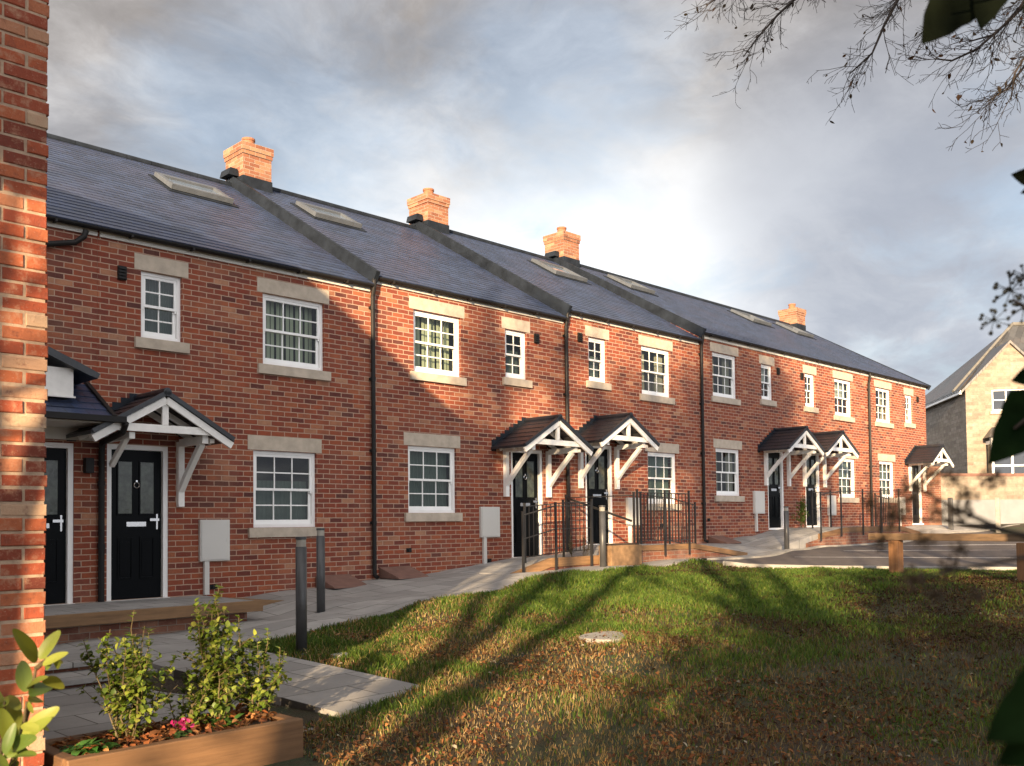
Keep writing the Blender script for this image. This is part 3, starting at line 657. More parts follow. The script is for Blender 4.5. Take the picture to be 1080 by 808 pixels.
def terrace_house(name, label, u0, u1, zf, zg, zr, wins, door, canopy, pipe_u=None, light=None, chim=None, vents=(), meter=None, airbricks=(), endgable=False, verge=True):
    H = thing(name, (u0, 0, zf-4.7), label, 'house', HG)
    zE = zf+.14
    ops = [(a, a+w_, z_, z_+h_) for (a, z_, w_, h_, c_, b_) in wins]
    if door: ops.append((door[0], door[0]+door[2], door[1], door[1]+door[3]))
    m = MB(); e0, e1 = u0+.0015, u1-.0015
    wall_grid(m, e0, e1, ZW0, zE, ops)
    nm, NB = 4.5, 9.0
    zmid = zr-.08
    for e, rev in ((e0, True), (e1, False)):
        poly = [(e,0,ZW0),(e,0,zE),(e,nm,zmid),(e,NB,zE),(e,NB,ZW0)]
        m.add(poly, [tuple(range(5)) if rev else tuple(range(5))[::-1]])
    m.quad((e1,NB,ZW0),(e0,NB,ZW0),(e0,NB,zE),(e1,NB,zE))
    wl = m.build('wall', M['brick'], H)
    # floor slab inside keeps rooms dark
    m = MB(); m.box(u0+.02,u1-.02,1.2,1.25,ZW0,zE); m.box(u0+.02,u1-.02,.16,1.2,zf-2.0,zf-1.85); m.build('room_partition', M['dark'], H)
    # roof
    mm = (zr-zg)/(4.62); r = MB(); ua, ub = u0+(.0 if verge else -.0), u1+(.06 if endgable else 0)
    roof_courses(r, ua, ub, -.12, zg, 4.5, zr); roof_courses(r, ub, ua, 9.12, zg, 4.5, zr)
    ro = r.build('roof', M['slate'], H)
    m = MB(); 
    x = ua
    while x < ub-.05:
        x2 = min(ub, x+.45); m.tube([(x+.004, 4.5, zr-.02), (x2-.004, 4.5, zr-.02)], .085, 10); x = x2
    m.build('ridge_tiles', M['lead'], ro)
    if verge:   # lead-covered step between neighbouring roofs
        m = MB()
        for (na, nb) in ((-.14, 4.5), (9.14, 4.5)):
            a = Vector((u0+.03, na, zg-.045)); b = Vector((u0+.03, nb, zr-.045)); m.bar(a, b, .08, .22)
        m.build('verge', M['lead'], ro)
        m = MB(); m.prism([(u0-.13,4.32,zr+.02),(u0+.10,4.32,zr+.02),(u0+.06,4.32,zr+.16),(u0-.09,4.32,zr+.16)], (0,.36,0)); m.build('ridge_cap', M['lead'], ro)
    if endgable:
        m = MB(); m.bar((u1+.05,-.14,zg-.07),(u1+.05,4.5,zr-.07),.04,.16); m.bar((u1+.05,9.14,zg-.07),(u1+.05,4.5,zr-.07),.04,.16); m.build('bargeboard', M['lead'], ro)
    m = MB(); m.box(u0+.02, u1-.01, -.025, -.001, zf, zf+.155); m.build('fascia', M['cream'], H)
    # gutter: half round
    m = MB(); seg = 8; rr = .046; gz = zg-.012; gn = -.088
    prof = [(gn+rr*math.cos(t), gz+rr*math.sin(t)) for t in np.linspace(PI, 2*PI, seg)]; prof2 = [(gn+(rr-.006)*math.cos(t), gz+(rr-.006)*math.sin(t)) for t in np.linspace(2*PI, PI, seg)]
    pr = prof+prof2; m.prism([(u0-.0,a,b) for a, b in pr], (u1-u0-.004, 0, 0))
    xx = u0+.4
    while xx < u1: m.box(xx-.015, xx+.015, gn-rr-.005, gn+rr+.005, gz-rr-.007, gz-.02); xx += .85
    m.build('gutter', M['black'], H)
    if pipe_u is not None:
        zb = tz(pipe_u, -.1)+.06
        m = pipe_run([(pipe_u,-.095,gz-.04),(pipe_u,-.095,gz-.16),(pipe_u,-.052,gz-.32),(pipe_u,-.052,1.2),(pipe_u,-.052,zb+.12),(pipe_u,-.06,zb+.03),(pipe_u,-.13,zb)])
        z_ = gz-.5
        while z_ > zb+.2: m.box(pipe_u-.05, pipe_u+.05, -.05, -.002, z_-.02, z_+.02); m.tube([(pipe_u,-.052,z_-.03),(pipe_u,-.052,z_+.03)], .043, 10); z_ -= 1.15
        m.build('downpipe', M['black'], H)
    for wn in wins: add_window(H, *wn)
    if door: add_door(H, *door)
    if canopy: add_canopy(H, *canopy)
    if light: rooflight(H, *light, -.12, zg, mm)
    if chim: chimney(H, chim[0], zr-.42, chim[1])
    for (a, z_) in vents:
        m = MB(); m.box(a-.055,a+.055,-.035,-.001,z_-.09,z_+.09)
        for q in range(4): m.box(a-.05,a+.05,-.055,-.036,z_-.08+q*.042,z_-.06+q*.042)
        m.build('vent', M['black'], H)
    for (a, z_) in airbricks:
        m = MB(); m.box(a-.055,a+.055,-.008,-.001,z_-.035,z_+.035); m.tube([(a,-.03,z_),(a,-.0085,z_)], .03, 10); m.build('pipe_outlet', M['black'], H)
    if meter:
        a, b, c, d, zbot = meter
        m = MB(); m.box(a,b,-.055,-.001,c,d); m.box(a+.018,b-.018,-.066,-.0555,c+.02,d-.02); m.box(b-.06,b-.045,-.07,-.0665,(c+d)/2-.02,(c+d)/2+.02)
        o = m.build('meter_box', M['meter'], H, bevel=.004)
        m = MB(); x_ = a+.10; m.box(x_-.035,x_+.035,-.05,-.002,zbot,c-.002); m.build('conduit', M['meter'], o)
    return H
UB, US, G = (1.06,1.05,3), (.57,.90,2), (1.07,1.12,3)
def W(u, z, t, bl): return (u, z, t[0], t[1], t[2], bl)
h0 = terrace_house('terraced_house', 'brick terraced house at the left end, mostly hidden behind the rough brick corner', -.4, 4.80, 4.08, 4.19, 6.99, [], (3.72,-.60,.80,2.0), None, verge=False)
h1 = terrace_house('terraced_house', 'shaded brick house with lone white canopy and timber-edged deck, left of the first tall downpipe', 4.80, 9.11, 4.08, 4.19, 6.99,
  [W(5.37,2.85,US,'f'), W(7.18,2.70,UB,'v'), W(7.02,.314,G,'n')], (4.93,-.60,.82,2.02), (5.33,1.49,True), verge=False, light=(7.12,8.25,2.84,3.50), vents=((5.11,3.66),), meter=(6.18,6.62,-.14,.43,-.60), airbricks=((6.4,-.5),))
h2 = terrace_house('terraced_house', 'brick house crossed by the slanting shadow edge, between the first two downpipes, vertical blinds upstairs', 9.11, 13.77, 4.227, 4.33, 7.13,
  [W(10.01,2.89,UB,'v'), W(12.17,3.01,US,'n'), W(9.87,.525,G,'f')], (12.28,-.29,.86,2.0), (12.69,1.70), pipe_u=9.13, light=(10.0,11.07,2.92,3.6), chim=(9.20,7.80), vents=((12.99,3.83),), meter=(11.47,11.93,.09,.63,-.40), airbricks=((9.87,-.09),(11.7,-.33)))
h3 = terrace_house('terraced_house', 'sunlit brick house with railings under its ground-floor window, between second and third downpipes', 13.77, 18.45, 4.394, 4.50, 7.28,
  [W(14.53,3.18,US,'n'), W(16.28,3.07,UB,'c'), W(16.45,.72,G,'f')], (14.38,-.10,.86,2.0), (14.77,1.89), pipe_u=13.80, light=(16.6,17.75,2.75,3.55), chim=(13.86,7.93), vents=((14.25,4.02),), meter=(15.66,16.1,.26,.84,-.15), airbricks=((16.9,.25),))
h4 = terrace_house('terraced_house', 'brick house with partly shaded front and dark canopy, just right of the third downpipe', 18.45, 22.87, 4.579, 4.70, 7.345,
  [W(19.03,3.27,UB,'c'), W(21.24,3.38,US,'r'), W(19.10,.93,G,'c')], (21.45,.14,.82,2.0), (21.90,2.09), pipe_u=18.50, light=(19.9,20.95,3.05,3.85), chim=(18.52,8.03), vents=((22.06,4.17),), meter=(20.72,21.2,.50,1.06,.06), airbricks=((18.75,.36),))
h5 = terrace_house('terraced_house', 'far brick house joined to its left neighbour without downpipe, small conifer beside its door', 22.87, 27.28, 4.579, 4.70, 7.345,
  [W(23.5,3.38,US,'n'), W(25.22,3.27,UB,'r'), W(25.36,.95,G,'f')], (23.41,.18,.82,2.0), (23.88,2.10), light=(26.0,27.1,3.0,3.8), vents=((23.31,4.17),), meter=(24.62,25.05,.45,1.0,.12), verge=False)
h6 = terrace_house('terraced_house', 'brick end house of the terrace, farthest right, with gable beside the stone house', 27.28, 31.70, 4.579, 4.70, 7.345,
  [W(27.9,3.27,UB,'c'), W(30.06,3.38,US,'n'), W(28.03,.97,G,'f')], (30.40,.18,.82,2.0), (30.80,2.09), pipe_u=27.33, light=(28.8,29.9,3.0,3.8), chim=(31.0,7.92), vents=((31.0,4.2),), meter=(29.3,29.75,.45,1.0,.1), endgable=True, verge=False)
# left-end details: porch lean-to with gutter, boarded bay, lamp, swan-neck pipe, downpipe (all fixed to the left house)
m = MB(); roof_courses(m, 2.2, 4.66, -.88, 1.66, -.004, 2.16, .19, .012, .04); pr_ = m.build('porch_roof', M['slate'], h0)
m = MB(); m.bar((4.66,-.90,1.655),(4.66,-.005,2.175),.05,.06); m.build('verge', M['black'], pr_)
m = MB(); m.box(2.2,4.78,-.96,-.85,1.60,1.67); m.build('porch_gutter', M['black'], h0)
m = MB(); m.box(2.2,4.80,-.05,-.001,1.44,1.60); m.box(2.2,4.66,-.84,-.051,1.585,1.60); m.build('porch_soffit', M['cream'], h0)
m = pipe_run([(4.79,-.90,1.60),(4.80,-.80,1.50),(4.84,-.08,1.42),(4.84,-.055,1.3),(4.84,-.055,-.60)], .04)
for z_ in (.9,.1): m.tube([(4.84,-.055,z_-.03),(4.84,-.055,z_+.03)], .047, 10)
m.build('downpipe', M['black'], h0)
m = pipe_run([(4.62,-.095,4.10),(4.60,-.095,4.02),(4.50,-.06,3.93),(4.0,-.055,3.80),(3.9,-.055,3.7),(3.9,-.055,2.2)], .036); m.build('swan_neck_pipe', M['black'], h0)
m = MB(); m.box(4.63,4.73,-.10,-.001,1.03,1.22); m.box(4.645,4.715,-.102,-.099,1.05,1.20); m.build('wall_lamp', M['black'], h0, bevel=.006)
m = MB(); n_ = -.62
m.box(2.6,4.28,n_,-.003,1.90,2.24)
for x in np.arange(2.7, 4.28, .12): m.box(x-.004, x+.004, n_-.002, n_, 1.92, 2.2)
m.box(2.6,4.30,n_-.02,n_-.003,1.885,1.905); bb = m.build('boarded_bay', M['white_wood'], h0)
m = MB(); m.prism([(2.5,n_-.12,2.98),(4.40,n_-.12,2.17),(4.52,n_-.12,2.13),(4.55,n_-.12,2.19),(4.40,n_-.12,2.26),(2.5,n_-.12,3.08)], (0,-n_+.11,0)); m.build('bay_roof', M['canopy_tile'], bb)

# deck in front of the left doors
d0 = thing('entrance_deck', (4.8,-.8,-.6), 'raised slab deck with timber edge in front of the two left black doors', 'deck')
m = MB(); m.box(2.3,6.2,-1.50,-.006,-.66,-.605); m.build('deck_top', M['deckslab'], d0)
m = MB(); m.box(2.3,6.26,-1.56,-1.503,-.735,-.60); m.box(6.203,6.26,-1.50,-.78,-.735,-.601); m.build('timber_edge', M['deck_edge'], d0, bevel=.006)
m = MB(); m.box(2.3,6.1,-1.44,-.02,-1.2,-.668); m.build('plinth', M['plinth_brick'], d0)
m = MB(); m.prism([(6.265,-.72,-.62),(7.3,-.72,-.72),(7.3,-.72,-.80),(6.265,-.72,-.74)], (0,.06,0)); m.prism([(6.265,-.655,-.63),(7.25,-.655,-.72),(7.25,-.655,-.9),(6.265,-.655,-.9)], (0,.64,0)); m.build('side_ramp', M['deck_edge'], d0)

# landing and ramps, houses two and three
l0 = thing('entrance_landing', (13,-.9,-.4), 'raised landing with brick sides and timber edging before the middle pair of black doors', 'landing', 'raised landings')
m = MB()
m.prism([(10.6,-1.66,-.47),(12.3,-1.66,-.30),(13.5,-1.66,-.27),(14.3,-1.66,-.115),(15.6,-1.66,-.115),(17.5,-1.66,-.36),(17.5,-1.66,-.9),(10.6,-1.66,-.9)], (0,1.654,0)); m.build('landing_top', M['deckslab'], l0)
m = MB()
for a, b in (((10.55,-.455),(11.45,-.245)),((11.45,-.245),(13.62,-.235))):
    m.prism([(a[0],-1.73,a[1]),(b[0],-1.73,b[1]),(b[0],-1.73,b[1]-.15),(a[0],-1.73,a[1]-.15)], (0,.066,0))
m.build('timber_edge', M['deck_edge'], l0, bevel=.006)
m = MB(); m.prism([(13.66,-1.725,-.10),(15.6,-1.725,-.10),(17.55,-1.725,-.34),(17.55,-1.725,-.44),(15.6,-1.725,-.20),(13.66,-1.725,-.20)], (0,.062,0)); m.build('coping_edge', M['deck_edge'], l0, bevel=.004)
m = MB(); m.prism([(10.6,-1.70,-.6),(17.45,-1.70,-.6),(17.45,-1.70,-.45),(15.6,-1.70,-.205),(13.66,-1.70,-.205),(13.66,-1.70,-.39),(11.45,-1.70,-.40),(10.6,-1.70,-.60)], (0,.036,0)); m.build('brick_side', M['plinth_brick'], l0)
b0 = thing('planting_box', (13.2,-1.9,-.3), 'pale stone-sided box standing against the landing edge behind the lamp post', 'planter')
m = MB(); m.box(12.66,13.52,-2.02,-1.74,-.55,-.07); m.build('box_side', M['boxstone'], b0, bevel=.01)
m = MB(); m.box(12.71,13.47,-1.97,-1.79,-.0695,-.04); m.build('soil', M['soil'], b0)
l1 = thing('entrance_landing', (23,-.9,-.1), 'raised landing with brick side and paved ramp before the far pair of doors', 'landing', 'raised landings')
m = MB(); m.prism([(18.9,-1.55,-.30),(21.4,-1.55,.06),(22.4,-1.55,.13),(25.6,-1.55,.13),(26.9,-1.55,-.05),(26.9,-1.55,-.7),(18.9,-1.55,-.7)], (0,1.544,0)); m.build('landing_top', M['paving'], l1)
m = MB(); m.prism([(21.0,-1.615,.00),(22.4,-1.615,.14),(25.6,-1.615,.14),(26.9,-1.615,-.04),(26.9,-1.615,-.14),(25.6,-1.615,.02),(22.4,-1.615,.02),(21.0,-1.615,-.12)], (0,.06,0)); m.build('timber_edge', M['sleeper'], l1)
m = MB(); m.prism([(20.4,-1.59,-.6),(26.85,-1.59,-.6),(26.85,-1.59,-.145),(25.6,-1.59,.015),(22.4,-1.59,.015),(21.0,-1.59,-.125),(20.4,-1.59,-.21)], (0,.038,0)); m.build('brick_side', M['plinth_brick'], l1)

# ------------------------------------------------------------------ railings
def railing(pts, label, H=.98, bal=True, drop=.12, diag=None, mid=False, gap=.105):
    """pts: list of (u, n, z of the walking surface)"""
    o = thing('metal_railing', (pts[0][0], pts[0][1], pts[0][2]-drop), label, 'railing', 'black metal railings')
    for (u, n, z) in pts:
        m = MB(); m.box(u-.016,u+.016,n-.016,n+.016,z-drop,z+H+.05); m.box(u-.02,u+.02,n-.02,n+.02,z+H+.05,z+H+.062); m.build('post', M['iron'], o)
    for a, b in zip(pts[:-1], pts[1:]):
        a, b = Vector(a), Vector(b); t = (b-a); tn = Vector((t.x, t.y, 0)).normalized()*.0165; upz = Vector((0,0,1))
        m = MB(); m.bar(a+tn+upz*H, b-tn+upz*H, .04, .016); m.build('top_rail', M['iron'], o)
        if bal or mid:
            m = MB(); m.bar(a+tn+upz*(.10 if bal else .5), b-tn+upz*(.10 if bal else .5), .03, .014); m.build('bottom_rail' if bal else 'middle_rail', M['iron'], o)
        if bal:
            k = max(2, int(t.length/gap))
            for i in range(1, k):
                p = a+t*(i/k); m = MB(); m.box(p.x-.006,p.x+.006,p.y-.006,p.y+.006,p.z+.107,p.z+H-.008); m.build('baluster', M['iron'], o)
    if diag:
        m = MB(); m.bar(diag[0], diag[1], .035, .035); m.build('handrail', M['iron'], o)
    return o
railing([(11.75,-.85,-.36),(12.75,-.85,-.29),(13.55,-.85,-.27)], 'balustered black railing crossing in front of the left door of the middle pair', .98)
railing([(10.75,-1.78,-.42),(11.52,-1.78,-.27),(12.42,-1.78,-.26)], 'open black handrail on three posts along the timber-edged ramp', .88, False, .22, None, True)
railing([(13.72,-1.78,-.12),(14.56,-1.78,-.12),(15.35,-1.78,-.12)], 'balustered black railing along the brick landing edge under the white-framed window', .98, True, .18)
railing([(15.35,-.62,-.12),(16.33,-.62,-.17),(17.28,-.62,-.32)], 'sloping black railing nearest the wall on the ramp below the sunlit window', 1.0, True, .05)
railing([(13.62,-1.78,-.12),(13.62,-.15,-.12)], 'black railing running out from the wall between the middle pair of doors', .93, False, .1, ((13.62,-.2,.80),(13.62,-1.72,.35)))
railing([(20.95,-1.66,.03),(22.0,-1.66,.12),(23.2,-1.66,.13),(24.25,-1.66,.13)], 'open black handrail along the far landing edge behind the fourth lamp post', .9, False, .2, None, False)
railing([(23.3,-1.66,.13),(24.3,-1.66,.13),(25.4,-1.66,.13)][1:], 'balustered black railing at the right end of the far landing', .95, True, .15)
railing([(26.1,-.7,.05),(27.0,-.7,-.04)], 'short black railing beside the fourth downpipe', .95, True, .05)
railing([(20.95,-.75,.06),(22.3,-.75,.13)][1:]+[(23.3,-.75,.13)], 'black railing between the far pair of doors', .9, False, .05, None, True)

# sloped covers against the wall
for (u, lab) in ((8.35,'red-brown sloped cover lying against the wall base left of the first tall downpipe'),(9.55,'red-brown sloped cover lying against the wall just right of the first tall downpipe'),(19.0,'red-brown sloped cover at the wall base right of the third downpipe')):
    z = tz(u, -.2)+.01; m = MB(); m.prism([(u-.3,-.52,z),(u-.3,-.012,z),(u-.3,-.012,z+.18),(u-.3,-.50,z+.03)], (.62,0,0))
    o = m.build('sloped_cover', M['redconc'], bevel=.008); tag(o, lab, 'cover', 'sloped covers')

# ------------------------------------------------------------------ bollard lamps
def bollard(px, yb, yt, n_guess, label, band=False):
    p = on_ground(px, yb); d = ray(px, yt); t = Vector((p.x, p.y-CAM.y)).length/Vector((d.x, d.y)).length; top = (CAM+d*t).z
    r = .055
    o = thing('bollard_light', (p.x, p.y, p.z-.05), label, 'bollard', 'grey bollard lights')
    m = MB(); m.tube([(p.x,p.y,p.z-.1),(p.x,p.y,top-.10)], r, 20); m.tube([(p.x,p.y,p.z-.02),(p.x,p.y,p.z+.015)], r+.025, 20); m.build('shaft', M['galv'], o, smooth=True)
    m = MB(); m.tube([(p.x,p.y,top-.099),(p.x,p.y,top-.03)], r-.006, 20); m.build('diffuser', M['galv_light'], o)
    m = MB(); m.tube([(p.x,p.y,top-.029),(p.x,p.y,top)], r, 20); m.build('cap', M['galv'], o, bevel=.005)
    return p
bollard(318, 690, 566, 0, 'nearest grey lamp post with pale head, standing at the lit lawn edge')
bollard(338.5, 647, 557, 0, 'dark lamp post on the path just right of the nearest post')
bollard(636, 599, 533, 0, 'grey lamp post before the railings of the middle pair of doors')
bollard(830, 581, 534, 0, 'slim dark lamp post at the kerb before the far paved ramp')
# ------------------------------------------------------------------ small slabs in the lawn
def slabthing(px, py, a, b, ang, lab, name, cat):
    p = on_ground(px, py); m = MB(); c, s = math.cos(ang), math.sin(ang); z = p.z+.03
    poly = []
    for k in range(14):
        t = 2*PI*k/14; rr = 1+.12*math.sin(3*t+px); x, y = a*math.cos(t)*rr, b*math.sin(t)*rr
        q = (p.x+x*c-y*s, p.y+x*s+y*c); poly.append((q[0], q[1], tz(*q)-.03))
    m.prism(poly, (0,0,.07)); tag(m.build(name, M['concrete'], bevel=.006), lab, cat)
slabthing(637, 674, .38, .22, .6, 'pale concrete inspection cover set flat in the middle of the lawn', 'inspection_cover', 'cover')
slabthing(359, 694, .10, .07, .3, 'small pale flat stone in the grass right of the nearest lamp post', 'flat_stone', 'stone')

# ------------------------------------------------------------------ timber knee rail at the car park
f0 = Vector((13.75,-6.45,tz(13.75,-6.45))); f1 = Vector((13.5,-8.25,tz(13.5,-8.25)))
dv = (f1-f0); 
kr = thing('knee_rail_fence', tuple(f0), 'low timber knee rail fence between lawn and car park', 'fence')
P_ = [f0, f0+dv, f0+dv*2.0, f0+dv*3]
for q in P_:
    z = tz(q.x, q.y); m = MB(); d_ = dv.normalized(); s_ = Vector((-d_.y, d_.x, 0))
    m.prism([Vector((q.x,q.y,0))+d_*a+s_*b+Vector((0,0,z-.2)) for a, b in ((-.075,-.075),(.075,-.075),(.075,.075),(-.075,.075))], (0,0,.2+.52)); m.build('post', M['fence_post'], kr, bevel=.008)
zt = tz(f0.x, f0.y)+.575
m = MB(); a = f0-dv*.22; b = f0+dv*3.2; m.bar((a.x,a.y,zt),(b.x,b.y,zt-.02), .14, .10); m.build('rail', M['fence_rail'], kr, bevel=.008)

# ------------------------------------------------------------------ near house whose corner stands at the left of the picture
PU, PN = 1.765, -7.09
NH = thing('near_house', (PU-1.2, PN+.6, -1.1), 'rough old orange-red brick house corner filling the left edge of the photo', 'house')
m = MB(); ze = 4.13; hwid = 4.15
wall = [(PU-.012,ze),(PU-.012-hwid, ze+hwid*.63),(PU-.012-2*hwid,ze)]
pl = [(PU-.010,PN+.006,-1.4),(PU-.010,PN+.006,ze),(PU-.010-hwid,PN+.006,ze+hwid*.63),(PU-.010-2*hwid,PN+.006,ze),(PU-.010-2*hwid,PN+.006,-1.4)]
m.mi = 0; m.prism(pl, (0,4.6,0))
m.mi = 1
r2 = random.Random(3); row = 0; z = -1.25
while z < ze-.05:
    x1 = PU-.0; first = True; x = PU
    while x > PU-2.3:
        wd = .1025 if (first and row % 2) else .215
        j = lambda s=.004: r2.uniform(-s, s)
        xr, xl = (x+j(.006) if first else x+j(.002)), x-wd+j(.002)
        z0, z1 = z+j(.002), z+.062+j(.003); y = PN+r2.uniform(-.004,.005)
        # slightly irregular brick with chamfered face
        c = .004
        vs = [(xl,y+c,z0),(xr,y+c,z0),(xr,y+c,z1),(xl,y+c,z1),(xl+c,y,z0+c+j(.002)),(xr-c,y,z0+c+j(.002)),(xr-c+j(.003),y,z1-c+j(.002)),(xl+c+j(.003),y,z1-c+j(.002)),(xl,y+.10,z0),(xr,y+.10,z0),(xr,y+.10,z1),(xl,y+.10,z1)]
        m.add(vs, [(4,5,6,7),(0,1,5,4),(1,2,6,5),(2,3,7,6),(3,0,4,7),(1,9,10,2),(2,10,11,3),(0,8,9,1),(0,3,11,8)])
        x -= wd+.0125; first = False
    # quoin returns on the side face
    y = PN+.0; first = True
    while y < PN+1.2:
        wd = .215 if (first and row % 2) else .1025 if first else .215
        if not first:
            xr = PU+r2.uniform(-.004,.004); m.box(xr-.05, xr, y, y+wd, z, z+.065)
        y += wd+.0105; first = False
    z += .075; row += 1
nw = m.build('wall', [M['nearmortar'], M['nearbrick']], NH)
m = MB()
for sg in (1, -1):
    cx_ = PU-.012-hwid; a = Vector((cx_, 0, ze+hwid*.63+.09)); b = Vector((cx_+sg*(hwid+.16), 0, ze+.09-.16*.63))
    m.prism([a+Vector((0,PN-.10,0)), b+Vector((0,PN-.10,0)), b+Vector((0,PN-.10,-.08)), a+Vector((0,PN-.10,-.08))], (0,4.8,0))
m.build('roof', M['slate'], NH)

# ------------------------------------------------------------------ far stone house
FA = math.radians(54.0); ex = Vector((math.cos(FA-PI/2+0) , 0, 0))
dirb = Vector((math.sin(FA), math.cos(FA), 0)); dirr = Vector((dirb.y, -dirb.x, 0))      # back and right of the stone house
C0 = Vector((42.0, 2.3, 0))
def SH(r, b, z): q = C0+dirr*r+dirb*b; return Vector((q.x, q.y, z))
SHO = thing('stone_house', tuple(SH(3,3,.3)), 'buff stone house with grey slate hipped roof and white windows beyond the terrace end', 'house')
zg0, zev, zap, zri = .2, 5.85, 7.75, 9.15
GW = 3.6
m = MB(); m.mi = 0
wins_f = [(1.05,2.75,4.85,5.75)]
def front_quad(a, b, c, d): m.quad(SH(a,0,c),SH(b,0,c),SH(b,0,d),SH(a,0,d))
us_ = [0,1.05,2.75,GW]; zs_ = [zg0,4.85,5.75,zev]
for i in range(3):
    for j in range(3):
        if i == 1 and j == 1: continue
        front_quad(us_[i],us_[i+1],zs_[j],zs_[j+1])
m.add([SH(0,0,zev),SH(GW,0,zev),SH(GW/2,0,zap)], [(0,1,2)])
for (a, b, c, d) in ((1.05,1.05,4.85,5.75),(2.75,2.75,4.85,5.75)): m.quad(SH(a,0,c),SH(a,0,d),SH(a,.15,d),SH(a,.15,c))
m.quad(SH(GW,0,zg0),SH(GW,1.0,zg0),SH(GW,1.0,zev),SH(GW,0,zev)); m.quad(SH(GW,1.0,zg0),SH(11,1.0,zg0),SH(11,1.0,zev),SH(GW,1.0,zev))
m.mi = 1; m.quad(SH(0,9.5,zg0),SH(0,0,zg0),SH(0,0,zev),SH(0,9.5,zev)); m.quad(SH(11,9.5,zg0),SH(0,9.5,zg0),SH(0,9.5,zev),SH(11,9.5,zev)); m.quad(SH(11,1,zg0),SH(11,9.5,zg0),SH(11,9.5,zev),SH(11,1,zev))
m.build('wall', [M['stonewall'], M['greystone']], SHO)
m = MB(); o_ = .25; zl = zev-.05
A = SH(-o_,-.05,zl); B = SH(-o_,9.7,zl); R0 = SH(3.2,3.6,zri); R1 = SH(9,3.6,zri); Cc = SH(11.2,.8,zl); Dd = SH(11.2,9.7,zl); A2 = SH(-o_,.8,zl)
def slabf(*vs):
    vs = [Vector(v) for v in vs]; m.add(vs+[v-Vector((0,0,.12)) for v in vs], [tuple(range(len(vs))), tuple(range(len(vs),2*len(vs)))[::-1]]+[(i, i+len(vs), (i+1)%len(vs)+len(vs), (i+1)%len(vs)) for i in range(len(vs))])
slabf(A, R0, B); slabf(A2, Cc, R1, R0); slabf(B, R0, R1, Dd); slabf(Cc, Dd, R1)
gp = SH(GW/2,-.12,zap+.06); gb = SH(GW/2,3.0,zap+.06)
slabf(SH(-.18,-.12,zev-.1), gp, gb, SH(-.18,3.0,zev-.1)); slabf(gp, SH(GW+.18,-.12,zev-.1), SH(GW+.18,3.0,zev-.1), gb)
rf = m.build('roof', M['far_slate'], SHO)
m = MB(); m.tube([A2+Vector((0,0,.02)), R0+Vector((0,0,.04))], .07, 8); m.tube([R0+Vector((0,0,.04)), R1+Vector((0,0,.04))], .09, 8); m.build('ridge_tiles', M['ridge'], rf)
m = MB(); m.bar(SH(-.2,0,zl-.12), SH(-.2,9.6,zl-.12), .1, .16); m.build('gutter', M['white'], SHO)
def far_window(r0, r1, z0, z1, cols, rows, b=.08):
    m = MB(); t = .06
    def bx(a, c, d, e): m.add([SH(x,y,z) for z in (d,e) for (x,y) in ((a,b-.03),(c,b-.03),(c,b+.03),(a,b+.03))], [(0,3,2,1),(4,5,6,7),(0,1,5,4),(1,2,6,5),(2,3,7,6),(3,0,4,7)])
    bx(r0,r0+t,z0,z1); bx(r1-t,r1,z0,z1); bx(r0+t,r1-t,z0,z0+t); bx(r0+t,r1-t,z1-t,z1)
    for i in range(1, cols): xx = r0+(r1-r0)*i/cols; bx(xx-.025,xx+.025,z0+t,z1-t)
    for j in range(1, rows):
        zz = z0+(z1-z0)*j/rows
        for i in range(cols): bx(r0+(r1-r0)*i/cols+(t if i == 0 else .025), r0+(r1-r0)*(i+1)/cols-(t if i == cols-1 else .025), zz-.02, zz+.02)
    o = m.build('window', M['white'], SHO)
    m = MB(); m.quad(SH(r0+t,b,z0+t),SH(r1-t,b,z0+t),SH(r1-t,b,z1-t),SH(r0+t,b,z1-t)); m.build('pane', M['farglass'], o)
far_window(1.05,2.75,4.85,5.75,3,2)
m = MB(); m.prism([SH(.95,-.08,4.70),SH(2.85,-.08,4.70),SH(2.85,.05,4.70),SH(.95,.05,4.70)], (0,0,.13)); m.build('sill', M['stone'], SHO)
# bay window
by0, by1, bz0, bz1 = .75, 3.1, .9, 3.55
m = MB()
def bb_(a, c, y0, y1, d, e): m.add([SH(x,y,z) for z in (d,e) for (x,y) in ((a,y0),(c,y0),(c,y1),(a,y1))], [(0,3,2,1),(4,5,6,7),(0,1,5,4),(1,2,6,5),(2,3,7,6),(3,0,4,7)])
bb_(by0,by1,-.7,-.004,zg0,bz0+.55)
for x in (by0, by0+.75, by0+1.5, by1-.09): bb_(x, x+.09, -.7,-.6, bz0+.55, bz1)
bb_(by0,by0+.09,-.6,-.004,bz1-.15,bz1); bb_(by0,by1,-.72,-.5,bz1,bz1+.12); bb_(by0+.09,by1-.09,-.68,-.62,2.45,2.52)
bay = m.build('bay_window', M['white'], SHO)
m = MB(); m.quad(SH(by0+.05,-.65,bz0+.55),SH(by1-.05,-.65,bz0+.55),SH(by1-.05,-.65,bz1),SH(by0+.05,-.65,bz1)); m.quad(SH(by0+.04,-.05,bz0+.55),SH(by0+.04,-.65,bz0+.55),SH(by0+.04,-.65,bz1),SH(by0+.04,-.05,bz1)); m.build('pane', M['farglass'], bay)
m = MB(); vs = [SH(by0-.12,-.85,bz1+.122),SH(by1+.12,-.85,bz1+.122),SH(by1-.2,-.004,bz1+.60),SH(by0+.25,-.004,bz1+.60),SH(by0-.12,-.004,bz1+.122),SH(by1+.12,-.004,bz1+.122)]
m.add(vs, [(0,1,2,3),(0,3,4),(1,5,2),(0,4,5,1)]); m.build('bay_roof', M['far_slate'], bay)
rl = [SH(3.1,2.0,7.25),SH(4.3,2.0,7.25),SH(4.3,2.9,7.86),SH(3.1,2.9,7.86)]

